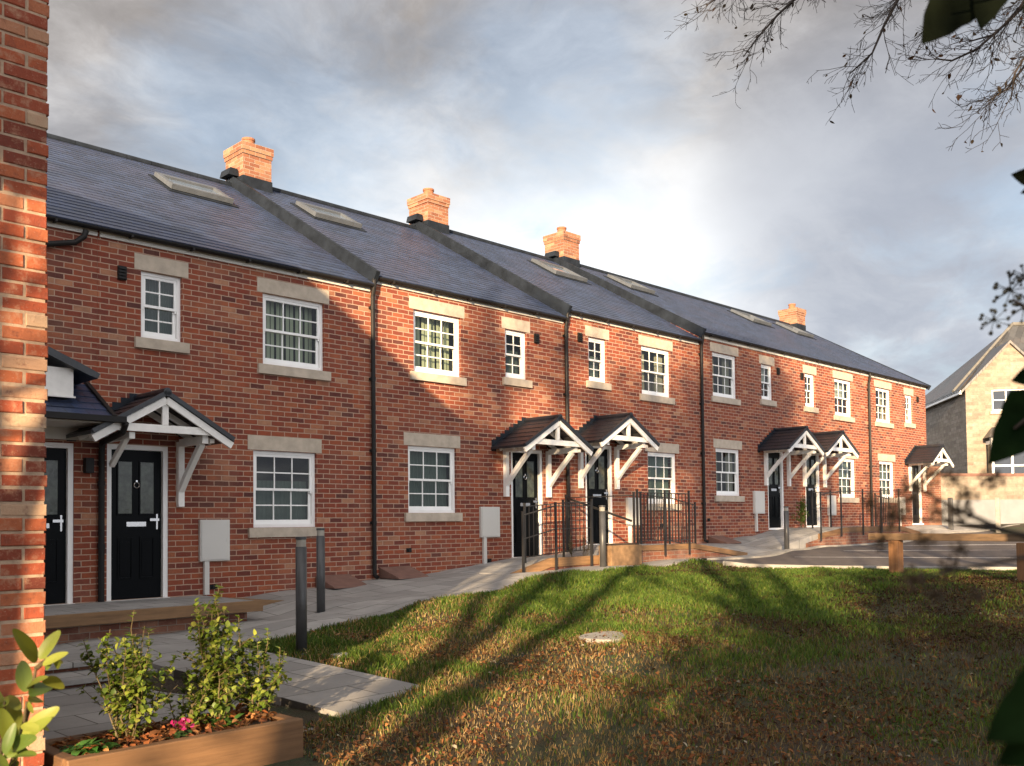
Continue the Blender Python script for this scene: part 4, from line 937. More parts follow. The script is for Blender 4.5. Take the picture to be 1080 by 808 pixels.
# boundary wall in front of it
BD = 36.0
w0 = at_d(992, 545, BD); w1 = at_d(1180, 545, BD+1.5); wd_ = (w1-w0); wd_.z = 0; wn = Vector((-wd_.y, wd_.x, 0)).normalized()
BW = thing('boundary_wall', (w0.x, w0.y, .1), 'low boundary wall with pale rendered base, buff stone and red coping before the stone house', 'wall')
def wallseg(m, z0, z1, off, t):
    a = Vector((w0.x,w0.y,0))-wn*off; b = Vector((w1.x,w1.y,0))-wn*off
    m.prism([a+Vector((0,0,z0)), b+Vector((0,0,z0)), b+wn*t+Vector((0,0,z0)), a+wn*t+Vector((0,0,z0))], (0,0,z1-z0))
m = MB(); wallseg(m, -.3, 1.02, .04, .4); m.build('rendered_base', M['render'], BW)
m = MB(); wallseg(m, 1.022, 1.93, 0, .35); m.build('stone_course', M['stonewall'], BW)
m = MB(); wallseg(m, 1.932, 2.04, .03, .42); m.build('coping', M['redconc'], BW)
m = MB(); a = Vector((w0.x, w0.y, -.3)); m.prism([a+wd_.normalized()*x-wn*y for x, y in ((-1.0,.08),(-.01,.08),(-.01,-.4),(-1.0,-.4))], (0,0,2.6)); m.build('end_pier', M['plinth_brick'], BW)
# two grey posts on the verge
for (px, yb, yt, lab) in ((1053,556,526,'pale timber post on the far verge before the rendered wall'),(1003,558,526,'dark slim post on the far verge near the terrace end')):
    p = at_d(px, yb, 30.0 if px > 1020 else 29.0); top = at_d(px, yt, 30.0 if px > 1020 else 29.0); m = MB(); m.box(p.x-.06,p.x+.06,p.y-.06,p.y+.06,tz(p.x,p.y)-.2,top.z); m.prism([(p.x-.06,p.y-.06,top.z+.001),(p.x+.06,p.y-.06,top.z+.001),(p.x+.06,p.y+.06,top.z+.001),(p.x-.06,p.y+.06,top.z+.001)], (0,0,.03))
    tag(m.build('verge_post', M['concrete'] if px > 1020 else M['galv'], bevel=.01), lab, 'post')
ver = MB(); us2 = np.linspace(30, 52, 30)
vg = strip('verge', us2, lambda u: -1.9 if u < 33 else .2+(u-33)*.05, lambda u: -7-(u-30)*.9, 14, .03, None).build('grass_verge', M['verge'] if 'verge' in M else M['ground']); tag(vg, kind='structure')

# ================================================================== PLANTS
GRN = [(.055,.10,.020),(.085,.14,.025),(.12,.18,.035),(.035,.065,.018)]
# ---- lawn grass
def in_frame_pts(n, umin, umax, nmin, nmax):
    u = rng.uniform(umin, umax, n); v = rng.uniform(nmin, nmax, n); return u, v
def frame_mask(u, v, mlo=-.60, mhi=.95):
    du, dv = u, v+CD; dep = du*math.sin(CYAW)+dv*math.cos(CYAW); lat = du*math.cos(CYAW)-dv*math.sin(CYAW)
    return (dep > 4.8) & (lat/dep > mlo) & (lat/dep < mhi), dep
def lawn_mask(u, v):
    pe = np.interp(u, [2,5.2,6.4,8.2,10.7,12.6,14.7,17], [-3.3,-3.2,-3.0,-2.85,-2.5,-2.35,-2.4,-2.3])
    ok = v < pe-.02
    cpn = np.interp(u, [14.6,14.9,15.4,16.3,17.6,20], [-3.0,-3.9,-5.4,-7.6,-11,-18]); ok &= ~((u > 14.55) & (v > cpn-.05))
    lb = np.interp(u, [1.6,3.3,4.2,4.95], [-6.72,-6.62,-6.55,-6.25]); ok &= ~((u < 4.95) & (v > lb-.01)); ok &= ~((u < 3.2) & (v > -7.7))
    return ok
def vnoise(u, v, s, seed):
    r = np.random.default_rng(seed); g = r.random((64, 64)); x, y = u*s+31, v*s+47
    xi, yi = np.floor(x).astype(int), np.floor(y).astype(int); fx, fy = x-xi, y-yi; fx, fy = fx*fx*(3-2*fx), fy*fy*(3-2*fy)
    a = g[xi % 64, yi % 64]; b = g[(xi+1) % 64, yi % 64]; c = g[xi % 64, (yi+1) % 64]; d = g[(xi+1) % 64, (yi+1) % 64]
    return (a*(1-fx)+b*fx)*(1-fy)+(c*(1-fx)+d*fx)*fy
def greenness(u, v):
    g = .36+.28*np.clip((u-6.0)/4, -1, 1)+.28*np.clip((v+6.2)/2.5, -1, .8)+1.1*(vnoise(u, v, .9, 1)-.5)+.9*(vnoise(u, v, 2.6, 2)-.5)
    return np.clip(g, 0.02, 1)
def grass(name, n, label, umin, umax, nmin, nmax):
    u, v = in_frame_pts(n, umin, umax, nmin, nmax); fm, dep = frame_mask(u, v); keep = fm & lawn_mask(u, v)
    # thin the far blades, keep near ones
    gr = greenness(u, v); keep &= rng.random(n) < (.45+.55*gr)
    u, v, dep, gr = u[keep], v[keep], dep[keep], gr[keep]; k = len(u); z = T(u, v)
    h = rng.uniform(.025, .07, k)*(.65+.5*gr)*(.6+.8*vnoise(u, v, 3.3, 8)); wd = rng.uniform(.0022, .004, k)*np.clip(dep/6, 1, 2.2)
    a = rng.uniform(0, 2*PI, k); lean = rng.uniform(.1, .9, k)*h; la = rng.uniform(0, 2*PI, k)
    P = np.stack([u, v, z], 1); S_ = np.stack([np.cos(a), np.sin(a), np.zeros(k)], 1)*wd[:, None]; Lx = np.stack([np.cos(la), np.sin(la), np.zeros(k)], 1)
    mid = P+Lx*(lean*.3)[:, None]+np.array([0,0,1])*(h*.6)[:, None]; tip = P+Lx*lean[:, None]+np.array([0,0,1])*h[:, None]
    V = np.stack([P-S_, P+S_, mid+S_*.7, mid-S_*.7, tip], 1).reshape(-1, 3)
    F = (np.arange(k)[:, None, None]*5+np.array([[0,1,2],[0,2,3],[3,2,4]])[None]).reshape(-1, 3)
    isg = rng.random(k) < (.15+.85*gr)
    C = np.where(isg[:, None], tint(k, [(0.053,0.105,0.012),(0.077,0.136,0.016),(0.118,0.146,0.028),(0.037,0.068,0.012)], jit=.2), tint(k, [(0.167,0.118,0.046),(0.205,0.136,0.056),(0.105,0.068,0.028),(0.236,0.174,0.087)], jit=.2)*np.clip(1.8-.20*(u-3.5)+.10*(v+6), .36, 1.75)[:, None])  # straw lightened on the sunlit left, darkened rightwards: sun and shade put into colour
    o = meshobj(name, trimesh(name, V, F, np.repeat(C, 5, 0)), M['grass']); tag(o, label, 'grass', kind='stuff'); return o
grass('grass', 450000, 'short lawn grass, green toward the houses and straw-brown nearer', 2.2, 17.5, -13.0, -2.3)
# ---- fallen leaves
def litter(name, n, label):
    u = rng.uniform(2.5, 15, n); v = rng.uniform(-12.8, -2.4, n); fm, dep = frame_mask(u, v); keep = fm & lawn_mask(u, v)
    dens = np.clip(1.0-.95*greenness(u, v)+.25*np.clip((-v-7)/3, 0, 1), .06, 1); dens = dens*np.clip(2.2*(vnoise(u, v, 1.7, 5)-.22)+.5*(vnoise(u, v, 5.0, 6)-.4), .05, 1.2); keep &= rng.random(n) < dens
    u, v = u[keep], v[keep]; k = len(u); z = T(u, v)+rng.uniform(.005, .045, k)
    Dd = rdir(k); Dd[:, 2] *= .35; Uu = rdir(k)*.55+np.array([0,0,1])
    C = np.clip(2.0-.23*(u-3.5)+.10*(v+6), .40, 1.9)[:, None]*tint(k, [(0.105,0.040,0.015),(0.149,0.062,0.022),(0.068,0.028,0.012),(0.040,0.019,0.010),(0.174,0.099,0.043),(0.105,0.068,0.037),(0.211,0.186,0.136)], [.22,.14,.24,.22,.09,.07,.02], .2)  # litter tint also carries painted light: brighter at the lit left, dimmer in right-hand shade
    me = leafmesh(name, np.stack([u, v, z], 1), Dd, Uu, rng.uniform(.02, .055, k), rng.uniform(.012, .034, k), C, .35, .3)
    o = meshobj(name, me, M['litter']); tag(o, label, 'fallen leaves', kind='stuff'); return o
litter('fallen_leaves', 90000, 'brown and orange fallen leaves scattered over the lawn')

# ---- generic leafy shrub
def shrub(name, base, height, stems, spread, leafL, leafW, cols, label, cat, group=None, dens=95, wts=None, mat='leaf', lean=(0,0), stemr=.006, side=True, low=.12, seed=None):
    r = np.random.default_rng(seed if seed is not None else int(rng.integers(1e9)))
    o = thing(name, tuple(base), label, cat, group); B = Vector(base)
    m = MB(); P = []; Dd = []; Uu = []
    for s in range(stems):
        a = r.uniform(0, 2*PI); hh = height*(1 if s == 0 else r.uniform(.55, .95)); sp_ = spread*r.uniform(.2, 1)*(.3 if s == 0 else 1)
        top = B+Vector((math.cos(a)*sp_+lean[0], math.sin(a)*sp_+lean[1], hh)); st = B+Vector((math.cos(a)*.04, math.sin(a)*.04, -.03))
        pts = [st.lerp(top, t)+Vector((r.normal(0,.012), r.normal(0,.012), 0))*(t > 0) for t in np.linspace(0, 1, 8)]
        m.tube(pts, list(np.linspace(stemr, stemr*.35, 8)), 5)
        lines = [(pts, 1.0)]
        if side:
            for q in range(int(5*hh/.5)+2):
                t = r.uniform(.2, .85); p0 = st.lerp(top, t); aa = r.uniform(0, 2*PI); ln = r.uniform(.06, .2)*(1.2-t)*(height/.6)
                p1 = p0+Vector((math.cos(aa)*ln, math.sin(aa)*ln, ln*r.uniform(.2, 1.0))); pp = [p0.lerp(p1, x) for x in np.linspace(0, 1, 4)]; m.tube(pp, list(np.linspace(stemr*.5, stemr*.25, 4)), 4); lines.append((pp, .7))
        for pp, wgt in lines:
            L_ = sum((pp[i+1]-pp[i]).length for i in range(len(pp)-1)); k = max(4, int(dens*L_*wgt*1.6))
            for i in range(k):
                t = r.uniform(low if wgt == 1 else .1, 1.0)*(len(pp)-1); j = min(int(t), len(pp)-2); p = pp[j].lerp(pp[j+1], t-j)
                d = (pp[j+1]-pp[j]).normalized(); rd = Vector(r.normal(size=3)); rd.normalize(); v_ = (rd-d*rd.dot(d)); v_.normalize(); dd = v_*.9+d*r.uniform(.1, .8)
                P.append(p); Dd.append(dd); Uu.append(Vector((0,0,1))*.8+rd*.5+d*.4)
    m.build('stem', M['stem'], o)
    n = len(P); C = np.array(cols)[r.choice(len(cols), n, p=wts)]*(1+r.normal(0, .18, (n,1)))
    me = leafmesh('foliage', np.array([tuple(p) for p in P]), np.array([tuple(p) for p in Dd]), np.array([tuple(p) for p in Uu]), r.uniform(.6, 1.1, n)*leafL, r.uniform(.75, 1.1, n)*leafW, np.clip(C, .003, .9), .22, .18)
    meshobj('foliage', me, M[mat], o); return o
# ---- timber planter with its plants
PZ = -.84
fl = at_z(78, 803, PZ); fr_ = at_z(317, 757, PZ)
pu0, pu1, pn0 = fl.x, fr_.x, (fl.y+fr_.y)/2; pn1 = pn0+.62
pb = thing('timber_planter', ((pu0+pu1)/2, pn0+.3, -1.15), 'timber sleeper planter full of small shrubs beside the near brick corner', 'planter')
m = MB(); m.box(pu0-.02,pu1,pn0,pn0+.075,-1.2,PZ); m.build('front_board', M['sleeper'], pb, bevel=.008)
m = MB(); m.box(pu0-.02,pu1,pn1-.075,pn1,-1.2,PZ-.005); m.build('back_board', M['sleeper'], pb, bevel=.008)
for x in (pu0-.02, pu1-.075):
    m = MB(); m.box(x,x+.075,pn0+.077,pn1-.077,-1.2,PZ-.003); m.build('end_board', M['sleeper_n'], pb, bevel=.008)
m = MB(); us_ = np.linspace(pu0+.06, pu1-.077, 26); ns_ = np.linspace(pn0+.077, pn1-.077, 12)
zz = [[PZ-.05+.02*random.random()-.0 for _ in ns_] for _ in us_]
for i, u in enumerate(us_):
    for n_ in ns_: pass
m.v = [(u, n_, zz[i][j]) for i, u in enumerate(us_) for j, n_ in enumerate(ns_)]
for i in range(len(us_)-1):
    for j in range(len(ns_)-1): a = i*12+j; m.f.append((a,a+12,a+13,a+1)); m.m.append(0)
m.build('soil', M['soil'], pb, smooth=True)
SHC = [(.11,.17,.022),(.17,.23,.032),(.25,.29,.05),(.06,.10,.018),(.30,.32,.075)]
pc = (pn0+pn1)/2
def at_planter(px): # ground point in the planter under a pixel column
    d = ray(px, 740); t = (pc+CD)/d.y; return CAM.x+d.x*t
shrub('leafy_shrub', (at_planter(140), pc+.05, PZ-.04),  .74, 16, .26, .046, .038, SHC, 'bushy small-leaved shrub at the left of the planter, behind the laurel', 'shrub', 'planter shrubs', 48, [.3,.3,.15,.2,.05], seed=11)
shrub('leafy_shrub', (at_planter(243), pc+.1, PZ-.04), .84, 12, .16, .046, .038, SHC, 'tallest bright green shrub with upright spike at the right of the planter', 'shrub', 'planter shrubs', 62, [.25,.3,.25,.15,.05], seed=12)
shrub('leafy_shrub', (at_planter(283), pc+.12, PZ-.04), .55, 10, .20, .044, .036, SHC, 'lower spreading shrub at the right end of the planter', 'shrub', 'planter shrubs', 60, [.3,.25,.15,.25,.05], seed=13)
shrub('leafy_shrub', (at_planter(205), pc+.12, PZ-.04), .36, 8, .15, .044, .036, SHC, 'short shrub between the two taller planter shrubs', 'shrub', 'planter shrubs', 50, [.35,.3,.1,.2,.05], seed=14)
def rosette(name, u, n, z, k, L, Wd, cols, label, cat, mat='leaf', up=.5):
    o = thing(name, (u, n, z), label, cat); a = rng.uniform(0, 2*PI, k)
    P = np.stack([u+rng.normal(0,.035,k), n+rng.normal(0,.035,k), np.full(k, z)+rng.uniform(0,.03,k)], 1)
    Dd = np.stack([np.cos(a), np.sin(a), rng.uniform(.1, up*2, k)], 1); Uu = np.stack([np.zeros(k), np.zeros(k), np.ones(k)], 1)+rng.normal(0,.2,(k,3))
    me = leafmesh('foliage', P, Dd, Uu, rng.uniform(.7,1.2,k)*L, rng.uniform(.8,1.1,k)*Wd, tint(k, cols), .2, .35); meshobj('foliage', me, M[mat], o); return o
rosette('primrose_plant', at_planter(88), pn0+.20, PZ-.03, 60, .11, .05, [(.05,.15,.025),(.08,.2,.04),(.035,.10,.02)], 'low rosette of crinkled bright green leaves at the planter left end', 'plant')
rosette('primrose_plant', at_planter(235), pn0+.30, PZ-.03, 40, .08, .035, [(.06,.14,.03),(.09,.18,.03)], 'small green rosette at the foot of the tallest planter shrub', 'plant')
fo = rosette('flowering_plant', at_planter(178), pn0+.16, PZ-.03, 26, .05, .03, [(.04,.09,.025),(.03,.07,.02)], 'tiny plant with magenta flowers at the planter front', 'flower')
k = 22; a = rng.uniform(0, 2*PI, k); P = np.stack([at_planter(178)+rng.normal(0,.03,k), pn0+.16+rng.normal(0,.03,k), PZ+.03+rng.uniform(0,.04,k)], 1)
me = leafmesh('petals', P, np.stack([np.cos(a), np.sin(a), rng.uniform(.2,1.5,k)], 1), rdir(k)+np.array([0,0,1]), .03, .025, tint(k, [(.35,.02,.12),(.28,.015,.10)]), .2, .2); meshobj('petals', me, M['leaf'], fo)
k = 420; P = np.stack([rng.uniform(pu0+.06, pu1-.08, k), rng.uniform(pn0+.08, pn1-.08, k), PZ-.03+rng.uniform(0,.045,k)], 1)
me = leafmesh('fallen_leaves', P, rdir(k)*np.array([1,1,.3]), rdir(k)*.6+np.array([0,0,1]), rng.uniform(.04,.08,k), rng.uniform(.025,.05,k), tint(k, [(.26,.09,.03),(.20,.07,.03),(.32,.15,.06),(.12,.05,.02)]), .4, .3)
tag(meshobj('fallen_leaves', me, M['litter']), 'orange-brown fallen leaves lying on the planter soil', 'fallen leaves', kind='stuff')

# ---- laurel at the lower left
def laurel():
    D0 = 2.25; base = at_d(-40, 900, D0); base.z = tz(base.x, base.y)
    o = thing('laurel_bush', tuple(base), 'large-leaved yellow-green laurel bush before the near brick corner at lower left', 'shrub')
    m = MB(); tips = [((38,705),(16,800)),((58,690),(38,705)),((5,740),(-5,830)),((28,740),(16,800)),((-30,700),(-30,830)),((20,780),(-10,860)),((-10,690),(-28,800))]
    for t_, b_ in tips:
        p0, p1 = at_d(*b_, D0+.03), at_d(*t_, D0); m.tube([p0, p0.lerp(p1, .5)+Vector((.006,0,.006)), p1], [.006,.005,.003], 6)
    for b_ in ((16,800),(-5,830),(-30,830),(-10,860),(-28,800)): m.tube([at_d(*b_, D0+.03), at_d(-25, 900, D0), base], [.007,.011,.016], 6)
    m.build('stem', M['stem'], o)
    lv = [((40,700),(62,660),1),((40,702),(20,662),1),((42,704),(72,684),1),((57,692),(63,702),.7),((57,690),(72,697),.6),((57,690),(48,704),.6),((28,735),(22,690),1),((28,738),(60,712),1.1),((28,742),(50,732),.9),((18,790),(10,722),1.1),((16,795),(2,745),1),
          ((20,782),(60,742),1.1),((18,790),(48,752),1),((5,770),(-12,715),1),((5,790),(30,778),1),((0,800),(22,792),.9),((10,745),(-8,735),.9),((-4,760),(-30,730),1),((12,800),(38,790),1),((20,765),(44,768),.9),((-5,720),(-25,690),1),((20,800),(0,815),1),((30,738),(34,756),.8),((4,800),(14,760),.8),((8,830),(40,812),1),((-2,830),(20,800),1),((10,815),(-10,790),1),((44,715),(66,722),.8),((36,720),(14,700),.8),((24,752),(4,728),.8),((30,760),(56,770),.8),((18,775),(40,786),.8),((50,698),(40,678),.6),((10,780),(34,800),.8),((26,728),(46,708),.7),((2,760),(26,752),.8),((0,740),(-20,748),.8)]
    P, Dd, Uu, L, Wd = [], [], [], [], []
    for (a, b, s) in lv:
        p = at_d(*a, D0+random.uniform(-.04,.04)); q = at_d(*b, D0+random.uniform(-.10,.10)); d = q-p
        P.append(tuple(p)); Dd.append(tuple(d)); tocam = (CAM-p).normalized(); Uu.append(tuple(tocam*.7+Vector((-.3,-.2,.7))+Vector((random.gauss(0,.25),random.gauss(0,.25),random.gauss(0,.25))))); L.append(d.length*1.0); Wd.append(min(.05, d.length*.46)*s)
    me = leafmesh('foliage', np.array(P), np.array(Dd), np.array(Uu), np.array(L), np.array(Wd), tint(len(P), [(.17,.21,.035),(.22,.25,.045),(.12,.17,.03),(.08,.13,.024)], [.3,.3,.25,.15], .12), .25, .15)
    sub = meshobj('foliage', me, M['waxy'], o); sm = sub.modifiers.new('sub', 'SUBSURF'); sm.levels = 1; sm.render_levels = 2
    sub.data.polygons.foreach_set('use_smooth', [True]*len(sub.data.polygons))
laurel()
# ---- conifer and thin plants by the doors
cp_ = at_n(846, 554, -.30)
shrub('small_conifer', (cp_.x, -.32, .14), .86, 5, .07, .05, .02, [(.10,.17,.03),(.15,.22,.04),(.07,.12,.025)], 'narrow bright green conifer standing between the far pair of doors', 'shrub', None, 150, None, seed=21)
for (x, y, lab) in ((618,588,'thin leafless plant growing by the middle landing handrail'),(605,588,'dry spindly plant left of the thin leafless one by the middle landing'),(677,572,'small dark plant beside the meter box on the middle landing')):
    p = at_n(x, y, -.95 if x < 660 else -.3)
    shrub('spindly_plant', (p.x, p.y, -.27 if x < 660 else -.11), .42, 7, .2, .022, .012, [(.05,.035,.02),(.08,.05,.03),(.05,.06,.02)], lab, 'plant', 'spindly plants', 30, None, stemr=.004)

# ---- trees
def tree(name, label, base, trunk_h, height, r0, seed, leafn, leafL, cols, spread=.5, levels=4, kids=4, lean=(0,0), crown=None, bare=False):
    r = random.Random(seed); o = thing(name, tuple(base), label, 'tree', 'trees around the lawn'); B = Vector(base)
    tm = MB(); bm_ = MB(); ends = []
    def grow(p, d, L, rad, lev):
        k = 5; pts = [p]; dd = d.copy()
        for i in range(k):
            dd = (dd+Vector((r.gauss(0,.12), r.gauss(0,.12), r.gauss(0,.08)+(.05 if lev < 3 else -.02)))).normalized(); pts.append(pts[-1]+dd*L/k)
        (tm if lev == 0 else bm_).tube(pts, list(np.linspace(rad, rad*.55, k+1)), 8 if lev == 0 else (6 if lev < 2 else 4), cap=False)
        if lev >= 2: ends.extend(pts[1:])
        if lev >= levels: return
        nk = kids+(1 if lev == 0 else 0)
        for i in range(nk):
            t = r.uniform(.45, 1.0) if i else 1.0; j = min(int(t*k), k-1); p0 = pts[j].lerp(pts[j+1], t*k-j)
            a = r.uniform(0, 2*PI); sp_ = spread*r.uniform(.6, 1.3); side = Vector((math.cos(a), math.sin(a), r.uniform(-.1,.5)))
            nd = (dd*(1-sp_*.6)+side*sp_).normalized(); grow(p0, nd, L*r.uniform(.55, .8), rad*.5, lev+1)
    grow(B-Vector((0,0,.2)), Vector((lean[0], lean[1], 1)).normalized(), trunk_h, r0, 0)
    tk = tm.build('trunk', M['bark'], o, smooth=True); bm_.build('branches', M['bark'], tk, smooth=True)
    if leafn:
        E_ = np.array([tuple(e) for e in ends]); idx = rng.integers(0, len(E_), leafn); P = E_[idx]+rng.normal(0, .22, (leafn, 3))
        if crown: P = P[(P[:, 2] > crown[0]) & (P[:, 2] < crown[1])]
        n = len(P); me = leafmesh('crown', P, rdir(n), rdir(n)+np.array([0,0,.6]), rng.uniform(.6,1.2,n)*leafL, rng.uniform(.6,1.1,n)*leafL*.6, tint(n, cols)); meshobj('crown', me, M['leaf'], o)
    return o
AUT = [(.10,.09,.02),(.14,.10,.025),(.06,.075,.018),(.18,.10,.03)]
def clumps(o, c, rad, nclump, per, L, cols, sig=.30):
    q = rdir(nclump)*(rng.random((nclump,1))**.4)*np.array(rad)+np.array(c); P = np.repeat(q, per, 0)+rng.normal(0, sig, (nclump*per, 3)); k = len(P)
    meshobj('crown', leafmesh('crown', P, rdir(k), rdir(k)+np.array([0,0,.5]), rng.uniform(.6,1.2,k)*L, rng.uniform(.6,1.1,k)*L*.6, tint(k, cols)), M['leaf'], o)
bt = tree('broad_tree', 'tall leafy tree behind the camera, seen only in window panes and by its shade', (-2.4,-16.2,-1.3), 4.6, 11, .20, 5, 0, .13, AUT, .45, 3, 4)
clumps(bt, (-2.75,-16.2,8.0), (1.8,1.3,3.0), 170, 150, .16, AUT)
tree('broad_tree', 'lighter tree right of the tall one, seen only in window panes and by its shade', (3.4,-17.0,-1.3), 4.2, 11, .18, 9, 4200, .13, AUT, .5, 4, 4, (0,0), (3.5,12))
def forked_tree():
    r = random.Random(5); n0 = -15.5; B = Vector((-8.8,n0,-1.3)); o = thing('forked_tree', tuple(B), 'forked leaning tree behind the camera whose limbs throw the long shadows across the lawn', 'tree', 'trees around the lawn')
    tm = MB(); tm.tube([(-8.85,n0,-1.5),(-8.75,n0,-.3),(-8.6,n0,.8)], [.3,.26,.24], 10); tk = tm.build('trunk', M['bark'], o, smooth=True); b = MB(); E_ = []
    def tw(p, d, L, rad, lev):
        pts = [p]; dd = d
        for i in range(5): dd = (dd+Vector((r.gauss(0,.16), r.gauss(0,.16), r.gauss(0,.14)+.03))).normalized(); pts.append(pts[-1]+dd*L/5)
        b.tube(pts, list(np.linspace(rad, rad*.4, 6)), 5, cap=False)
        if lev >= 1: E_.extend(pts[2:])
        if lev < 2:
            for i in range(4):
                t = r.uniform(.3, 1)*5; j_ = min(int(t), 4); a = Vector((r.gauss(0,1), r.gauss(0,.6), r.gauss(0,.7)+.3)).normalized(); tw(pts[j_].lerp(pts[j_+1], t-j_), (dd*.6+a*.8).normalized(), L*r.uniform(.45,.7), rad*.5, lev+1)
    for pts, r0, r1 in (([(-8.6,.8),(-8.4,2),(-8.0,2.9),(-7.4,3.9),(-6.9,5.4),(-6.5,7.5),(-6.3,10)], .20, .04), ([(-8.6,.8),(-7.6,1.7),(-7.0,2.5),(-6.1,3.1),(-5.2,4.4),(-4.6,6.5),(-4.3,9)], .19, .04), ([(-8.4,2),(-8.9,4),(-9.3,6),(-9.6,8.5),(-9.9,11)], .15, .05), ([(-7.4,3.9),(-7.9,5.4),(-8.1,7.5),(-8.0,9.8)], .11, .04)):
        P = [Vector((u, n0+.12*k, z)) for k, (u, z) in enumerate(pts)]; b.tube(P, list(np.linspace(r0, r1, len(P))), 8, cap=False)
        for k in range(2, len(P)):
            for q in range(2):
                a = Vector((r.gauss(0,1), r.gauss(0,.6), r.gauss(0,.5)+.4)).normalized(); tw(P[k-1].lerp(P[k], r.random()), a, r.uniform(.8,1.7), .028, 0)
    b.build('branches', M['bark'], tk, smooth=True)
    E2 = np.array([tuple(e) for e in E_]); P = E2[rng.integers(0, len(E2), 1300)]+rng.normal(0,.12,(1300,3)); k = len(P)
    for (u, z, ru, rz, c) in ((-10.0,8.8,.28,1.0,800),(-10.3,7.6,.3,.4,350),(-6.6,8.2,.55,.4,500),(-7.8,9.4,.4,.3,260),(-5.0,8.0,.5,1.2,1300),(-9.0,7.2,.4,.3,260),(-6.0,6.4,.6,.3,350),(-7.2,7.2,.3,.3,160),(-8.7,8.9,.25,.5,200)):
        c = int(c*1.7); P = np.concatenate([P, rng.normal(0, 1, (c,3))*np.array([ru*.6,.3,rz*.6])+np.array([u,n0+.3,z])])
    k = len(P)
    meshobj('crown', leafmesh('crown', P, rdir(k), rdir(k), rng.uniform(.07,.13,k), rng.uniform(.05,.08,k), tint(k, AUT)), M['leaf'], o)
forked_tree()
tree('thin_tree', 'third thin tree behind the camera, farthest left, whose branches shade the second house', (-11.4,-15.5,-1.3), 5.2, 11, .13, 29, 700, .11, AUT, .5, 4, 3, (.08,0))
for i, (u, n, h, sd) in enumerate(((-5.3,-15.4,3.3,29),(-4.5,-15.7,4.2,30),(-3.3,-15.6,3.9,31),(-1.9,-15.3,4.6,32),(-.5,-15.8,4.4,33),(1.0,-15.2,4.2,34),(2.6,-15.8,4.0,35))):
    HS = shrub('hedge_shrub', (u, n, -1.3), h, 10, .8, .10, .055, AUT+GRN, 'dense shrub in the row behind the camera, seen only by its shade', 'shrub', 'shrubs behind the camera', 10, None, stemr=.02, seed=sd)
    clumps(bpy.data.objects[HS.name], (u, n, -1.3+h*.55), (.95,.7,h*.5), 52 if u > -4 else 30, 70, .12, AUT+GRN, .22)
st_ = tree('small_tree', 'small tree left of the near brick corner whose leaves shade its upper bricks', (-2.5,-9.7,-1.2), 3.4, 5, .08, 41, 0, .12, GRN, .5, 2, 4)
k = 16000; P = np.stack([rng.uniform(-3.4,-1.9,k), rng.uniform(-10.2,-9.2,k), rng.uniform(3.15,4.9,k)], 1); P = P[rng.random(k) < np.clip((P[:,2]-3.1)/.45+.0, .1, 1)]; k = len(P)
meshobj('crown', leafmesh('crown', P, rdir(k), rdir(k), rng.uniform(.07,.13,k), rng.uniform(.04,.07,k), tint(k, GRN)), M['leaf'], st_)

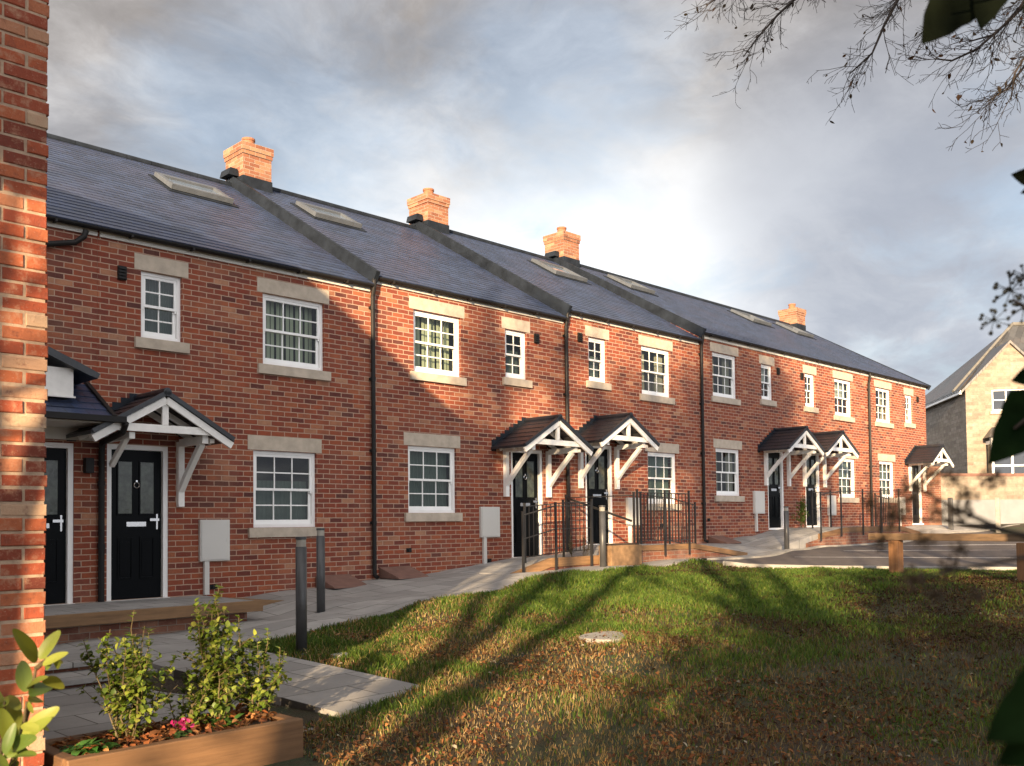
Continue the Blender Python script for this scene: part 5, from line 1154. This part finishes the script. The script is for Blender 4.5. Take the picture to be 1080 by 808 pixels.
# ---- bare overhanging tree at upper right
def bare_tree():
    r = random.Random(77); tb = Vector((8.6,-11.7, tz(8.6,-11.7)-.1))
    o = thing('bare_tree', tuple(tb), 'leafless tree whose fine drooping twigs overhang the upper right', 'tree', 'trees around the lawn')
    m = MB(); top = tb+Vector((-.2,.3,7.4)); m.tube([tb, tb+Vector((.05,.1,2.5)), tb+Vector((-.05,.2,5)), top], [.2,.16,.12,.08], 10); tk = m.build('trunk', M['bark'], o, smooth=True)
    b = MB(); lf = []
    def twig(p, d, L, rad, lev):
        k = max(3, int(L/.09)); pts = [p]; dd = Vector(d)
        for i in range(k):
            dd = (dd+Vector((r.gauss(0,.16), r.gauss(0,.16), r.gauss(0,.16)))).normalized(); pts.append(pts[-1]+dd*L/k)
        b.tube(pts, list(np.linspace(rad, max(.0016, rad*.45), k+1)), 5 if lev < 1 else 3, cap=False)
        if r.random() < .10: lf.append(pts[-1])
        if lev >= 3: return
        nb = int(L*(7.5 if lev == 0 else 9))+1
        for i in range(nb):
            t = r.uniform(.15, 1); j = min(int(t*k), k-1); p0 = pts[j].lerp(pts[j+1], t*k-j)
            rd = Vector((r.gauss(0,1), r.gauss(0,1), r.gauss(0,1))).normalized(); nd = (dd*.75+(rd-dd*rd.dot(dd))*.75).normalized()
            twig(p0, nd, L*r.uniform(.28, .55), max(.0018, rad*.55), lev+1)
    def limb(px, dist, rad, lev=0, sub=True):
        P = [at_d(x, y-14, d) for (x, y), d in zip(px, dist)]
        b.tube(P, list(np.linspace(rad, .0045, len(P))), 6, cap=False)
        for i in range(len(P)-1):
            seg = P[i+1]-P[i]; n_ = max(1, int(seg.length*(34.0 if sub else 0)))
            for q in range(n_):
                p0 = P[i].lerp(P[i+1], r.random())
                if sub:
                    rd = Vector((r.gauss(0,1), r.gauss(0,1), r.gauss(0,1))).normalized(); d = seg.normalized(); nd = (d*.7+(rd-d*rd.dot(d))*.7).normalized(); twig(p0, nd, r.uniform(.15,.40), .0030, 1)
        return P
    l1 = limb([(905,-60),(872,-25),(848,4),(820,30),(798,55),(784,74)], [6.9,6.9,6.9,6.95,7.0,7.0], .016)
    l2 = limb([(1010,-70),(975,-22),(950,8),(932,42),(920,70),(896,92)], [6.6,6.7,6.8,6.8,6.85,6.9], .018)
    l3 = limb([(1130,-40),(1090,10),(1062,38),(1030,66),(1004,78),(985,76)], [6.4,6.4,6.5,6.5,6.6,6.6], .016)
    l4 = limb([(1150,20),(1110,50),(1082,82),(1062,108),(1040,122)], [6.3,6.35,6.4,6.4,6.45], .014)
    l5 = limb([(1080,-70),(1050,-20),(1020,10),(998,30),(975,44)], [6.8,6.8,6.9,6.9,7.0], .013)
    l6 = limb([(830,-70),(800,-30),(772,-4),(756,12),(745,20)], [7.2,7.2,7.2,7.2,7.25], .012)
    l7 = limb([(1170,-10),(1120,30),(1090,58),(1070,92),(1066,120)], [6.0,6.05,6.1,6.1,6.15], .012)
    l8 = limb([(1140,-60),(1105,-20),(1075,22),(1050,50),(1022,58)], [6.2,6.25,6.3,6.3,6.35], .012)
    for l, h in ((l7,4.9),(l8,6.4),(l1,6.2),(l2,6.6),(l3,5.8),(l4,5.2),(l5,6.9),(l6,6.6)):
        s = Vector((tb.x-.1, tb.y+.25, tb.z+h)); mid = s.lerp(l[0], .5)+Vector((0,0,.25)); b.tube([s, mid, l[0]], [.05,.035,.016], 6, cap=False)
    b.build('branches', M['twig'], tk, smooth=True)
    n = len(lf); me = leafmesh('last_leaves', np.array([tuple(p) for p in lf]), rdir(n)-np.array([0,0,.8]), rdir(n), rng.uniform(.03,.06,n), rng.uniform(.015,.03,n), tint(n, [(.05,.035,.02),(.08,.04,.02)])); meshobj('last_leaves', me, M['litter'], tk)
bare_tree()

# ---- ivy close to the camera at the right edge
def ivy():
    base = at_d(1350, 560, 1.1); base.z = tz(base.x, base.y)
    o = thing('flowering_ivy', tuple(base), 'dark ivy with round flower heads leaning into the right edge, close to the camera', 'ivy')
    sm = MB(); root = at_d(1330, 560, 1.15)
    sm.tube([base, Vector((base.x, base.y, root.z)), at_d(1330, 250, 1.2), at_d(1330, -60, 1.25)], [.014,.012,.009,.005], 7)
    def stem(px, ds, r0=.003, r1=.0018):
        P = [at_d(x, y, d) for (x, y), d in zip(px, ds)]; sm.tube(P, list(np.linspace(r0, r1, len(P))), 6); return P
    stem([(1330,-20),(1180,-30),(1085,-24),(1015,-16)], [1.25,1.25,1.25,1.25]); stem([(1330,200),(1160,190),(1090,186)], [1.25,1.25,1.25])
    stem([(1330,380),(1180,360),(1100,335),(1068,316)], [1.25,1.3,1.3,1.3]); stem([(1330,330),(1180,300),(1085,290)], [1.25,1.3,1.3])
    stem([(1330,430),(1160,420),(1085,440),(1070,452)], [1.15,1.1,1.1,1.1])
    stem([(1330,610),(1150,580),(1060,560),(1005,535),(965,514)], [1.0,.75,.66,.64,.62], .0028, .0012); stem([(1150,600),(1080,588),(1015,600),(965,612)], [.72,.68,.64,.62], .002, .001)
    stem([(1060,560),(1000,550),(935,545)], [.66,.63,.62], .002, .0013); stem([(1330,800),(1180,790),(1085,780)], [.9,.6,.52])
    sm.build('stem', M['twig'], o, smooth=True)
    def leaf(base_px, tip_px, d, wfac, col, up=None, dz=0.0):
        p, q = at_d(*base_px, d), at_d(*tip_px, d+dz); L = (q-p); S_ = L.cross((CAM-p).normalized()).normalized(); nrm = S_.cross(L).normalized()
        # five-lobed ivy outline
        prof = [(0,.05),(-.05,.30),(.10,.50),(.30,.44),(.42,.36),(.60,.30),(.80,.16),(1.0,0)]
        pts = [p+L*a+S_*(w_*wfac*L.length) for a, w_ in prof]+[p+L*a-S_*(w_*wfac*L.length) for a, w_ in prof[-2::-1]]
        m = MB(); c = p+L*.35-nrm*.004
        n_ = len(pts); m.v = [tuple(x) for x in pts]+[tuple(c)]
        for i in range(n_): m.f.append((i, (i+1) % n_, n_)); m.m.append(0)
        me = m.mesh('leaf', M['ivy_'+col], POS[o.name]); ob = bpy.data.objects.new('leaf', me); COL.objects.link(ob); ob.parent = o; POS[ob.name] = POS[o.name].copy()
        so_ = ob.modifiers.new('th', 'SOLIDIFY'); so_.thickness = .0006
    leaf((1015,-8),(972,47),1.3,.85,'dark'); leaf((1048,-14),(1034,32),1.28,.8,'dark'); leaf((1100,-10),(1078,14),1.25,.8,'dark'); leaf((1000,-20),(985,30),1.34,.7,'dark')
    leaf((1100,188),(1066,184),1.25,.8,'dark'); leaf((1098,196),(1076,204),1.25,.6,'dark')
    leaf((1110,390),(1066,402),1.1,.8,'green'); leaf((1100,425),(1042,490),1.1,.75,'green'); leaf((1120,470),(1080,482),1.12,.7,'green')
    leaf((1125,730),(1038,782),.52,.85,'green'); leaf((1120,770),(1050,808),.52,.8,'green')
    def head(px, py, d, rr, nb=15, sub=None):
        c = at_d(px, py, d); m = MB(); rad = rr*d/CF; rnd = random.Random(px*7+py)
        for i in range(nb):
            z = 1-2*(i+.5)/nb; a = i*2.399+rnd.random(); s_ = math.sqrt(1-z*z); v_ = Vector((s_*math.cos(a), s_*math.sin(a), z)); q = c+v_*rad*rnd.uniform(.8,1.05)
            m.tube([c, q], [.0006,.0005] if rad < .02 else [.0007,.0006], 4); br = rad*(.13 if d > .8 else .17)*rnd.uniform(.8,1.25)
            m.tube([q-v_*br, q-v_*br*.6, q, q+v_*br*.6, q+v_*br], [br*.15, br*.8, br, br*.8, br*.15], 7)
        m.build('flower_head', M['ivy_berry' if d > .8 else 'ivy_brown'], o, smooth=True)
    for a in ((1066,306,1.3,20),(1080,324,1.3,17),(1048,338,1.3,15),(1080,290,1.3,13)): head(*a)
    for a in ((990,540,.63,12),(918,530,.62,11),(975,570,.62,11),(1020,522,.64,11),(985,628,.62,11),(965,512,.62,17),(985,500,.63,13),(1005,505,.64,11),(940,545,.62,16),(955,528,.62,14),(962,612,.62,15),(1000,600,.64,13),(1012,580,.64,10),(1012,540,.64,15),(1045,505,.66,13),(930,570,.62,12),(1030,630,.64,9)): head(*a)
M['ivy_dark'] = plain('ivy_leaf_dark', (.005,.007,.004), .85, .3, 40, .1, 0, .02)
M['ivy_green'] = plain('ivy_leaf_green', (.005,.013,.004), .8, .3, 40, .1, 0, .02)
M['ivy_berry'] = plain('ivy_berry', (.018,.022,.018), .5, .2, 40, .1)
M['ivy_brown'] = plain('ivy_brown_head', (.045,.03,.015), .6, .3, 40, .1)
ivy()
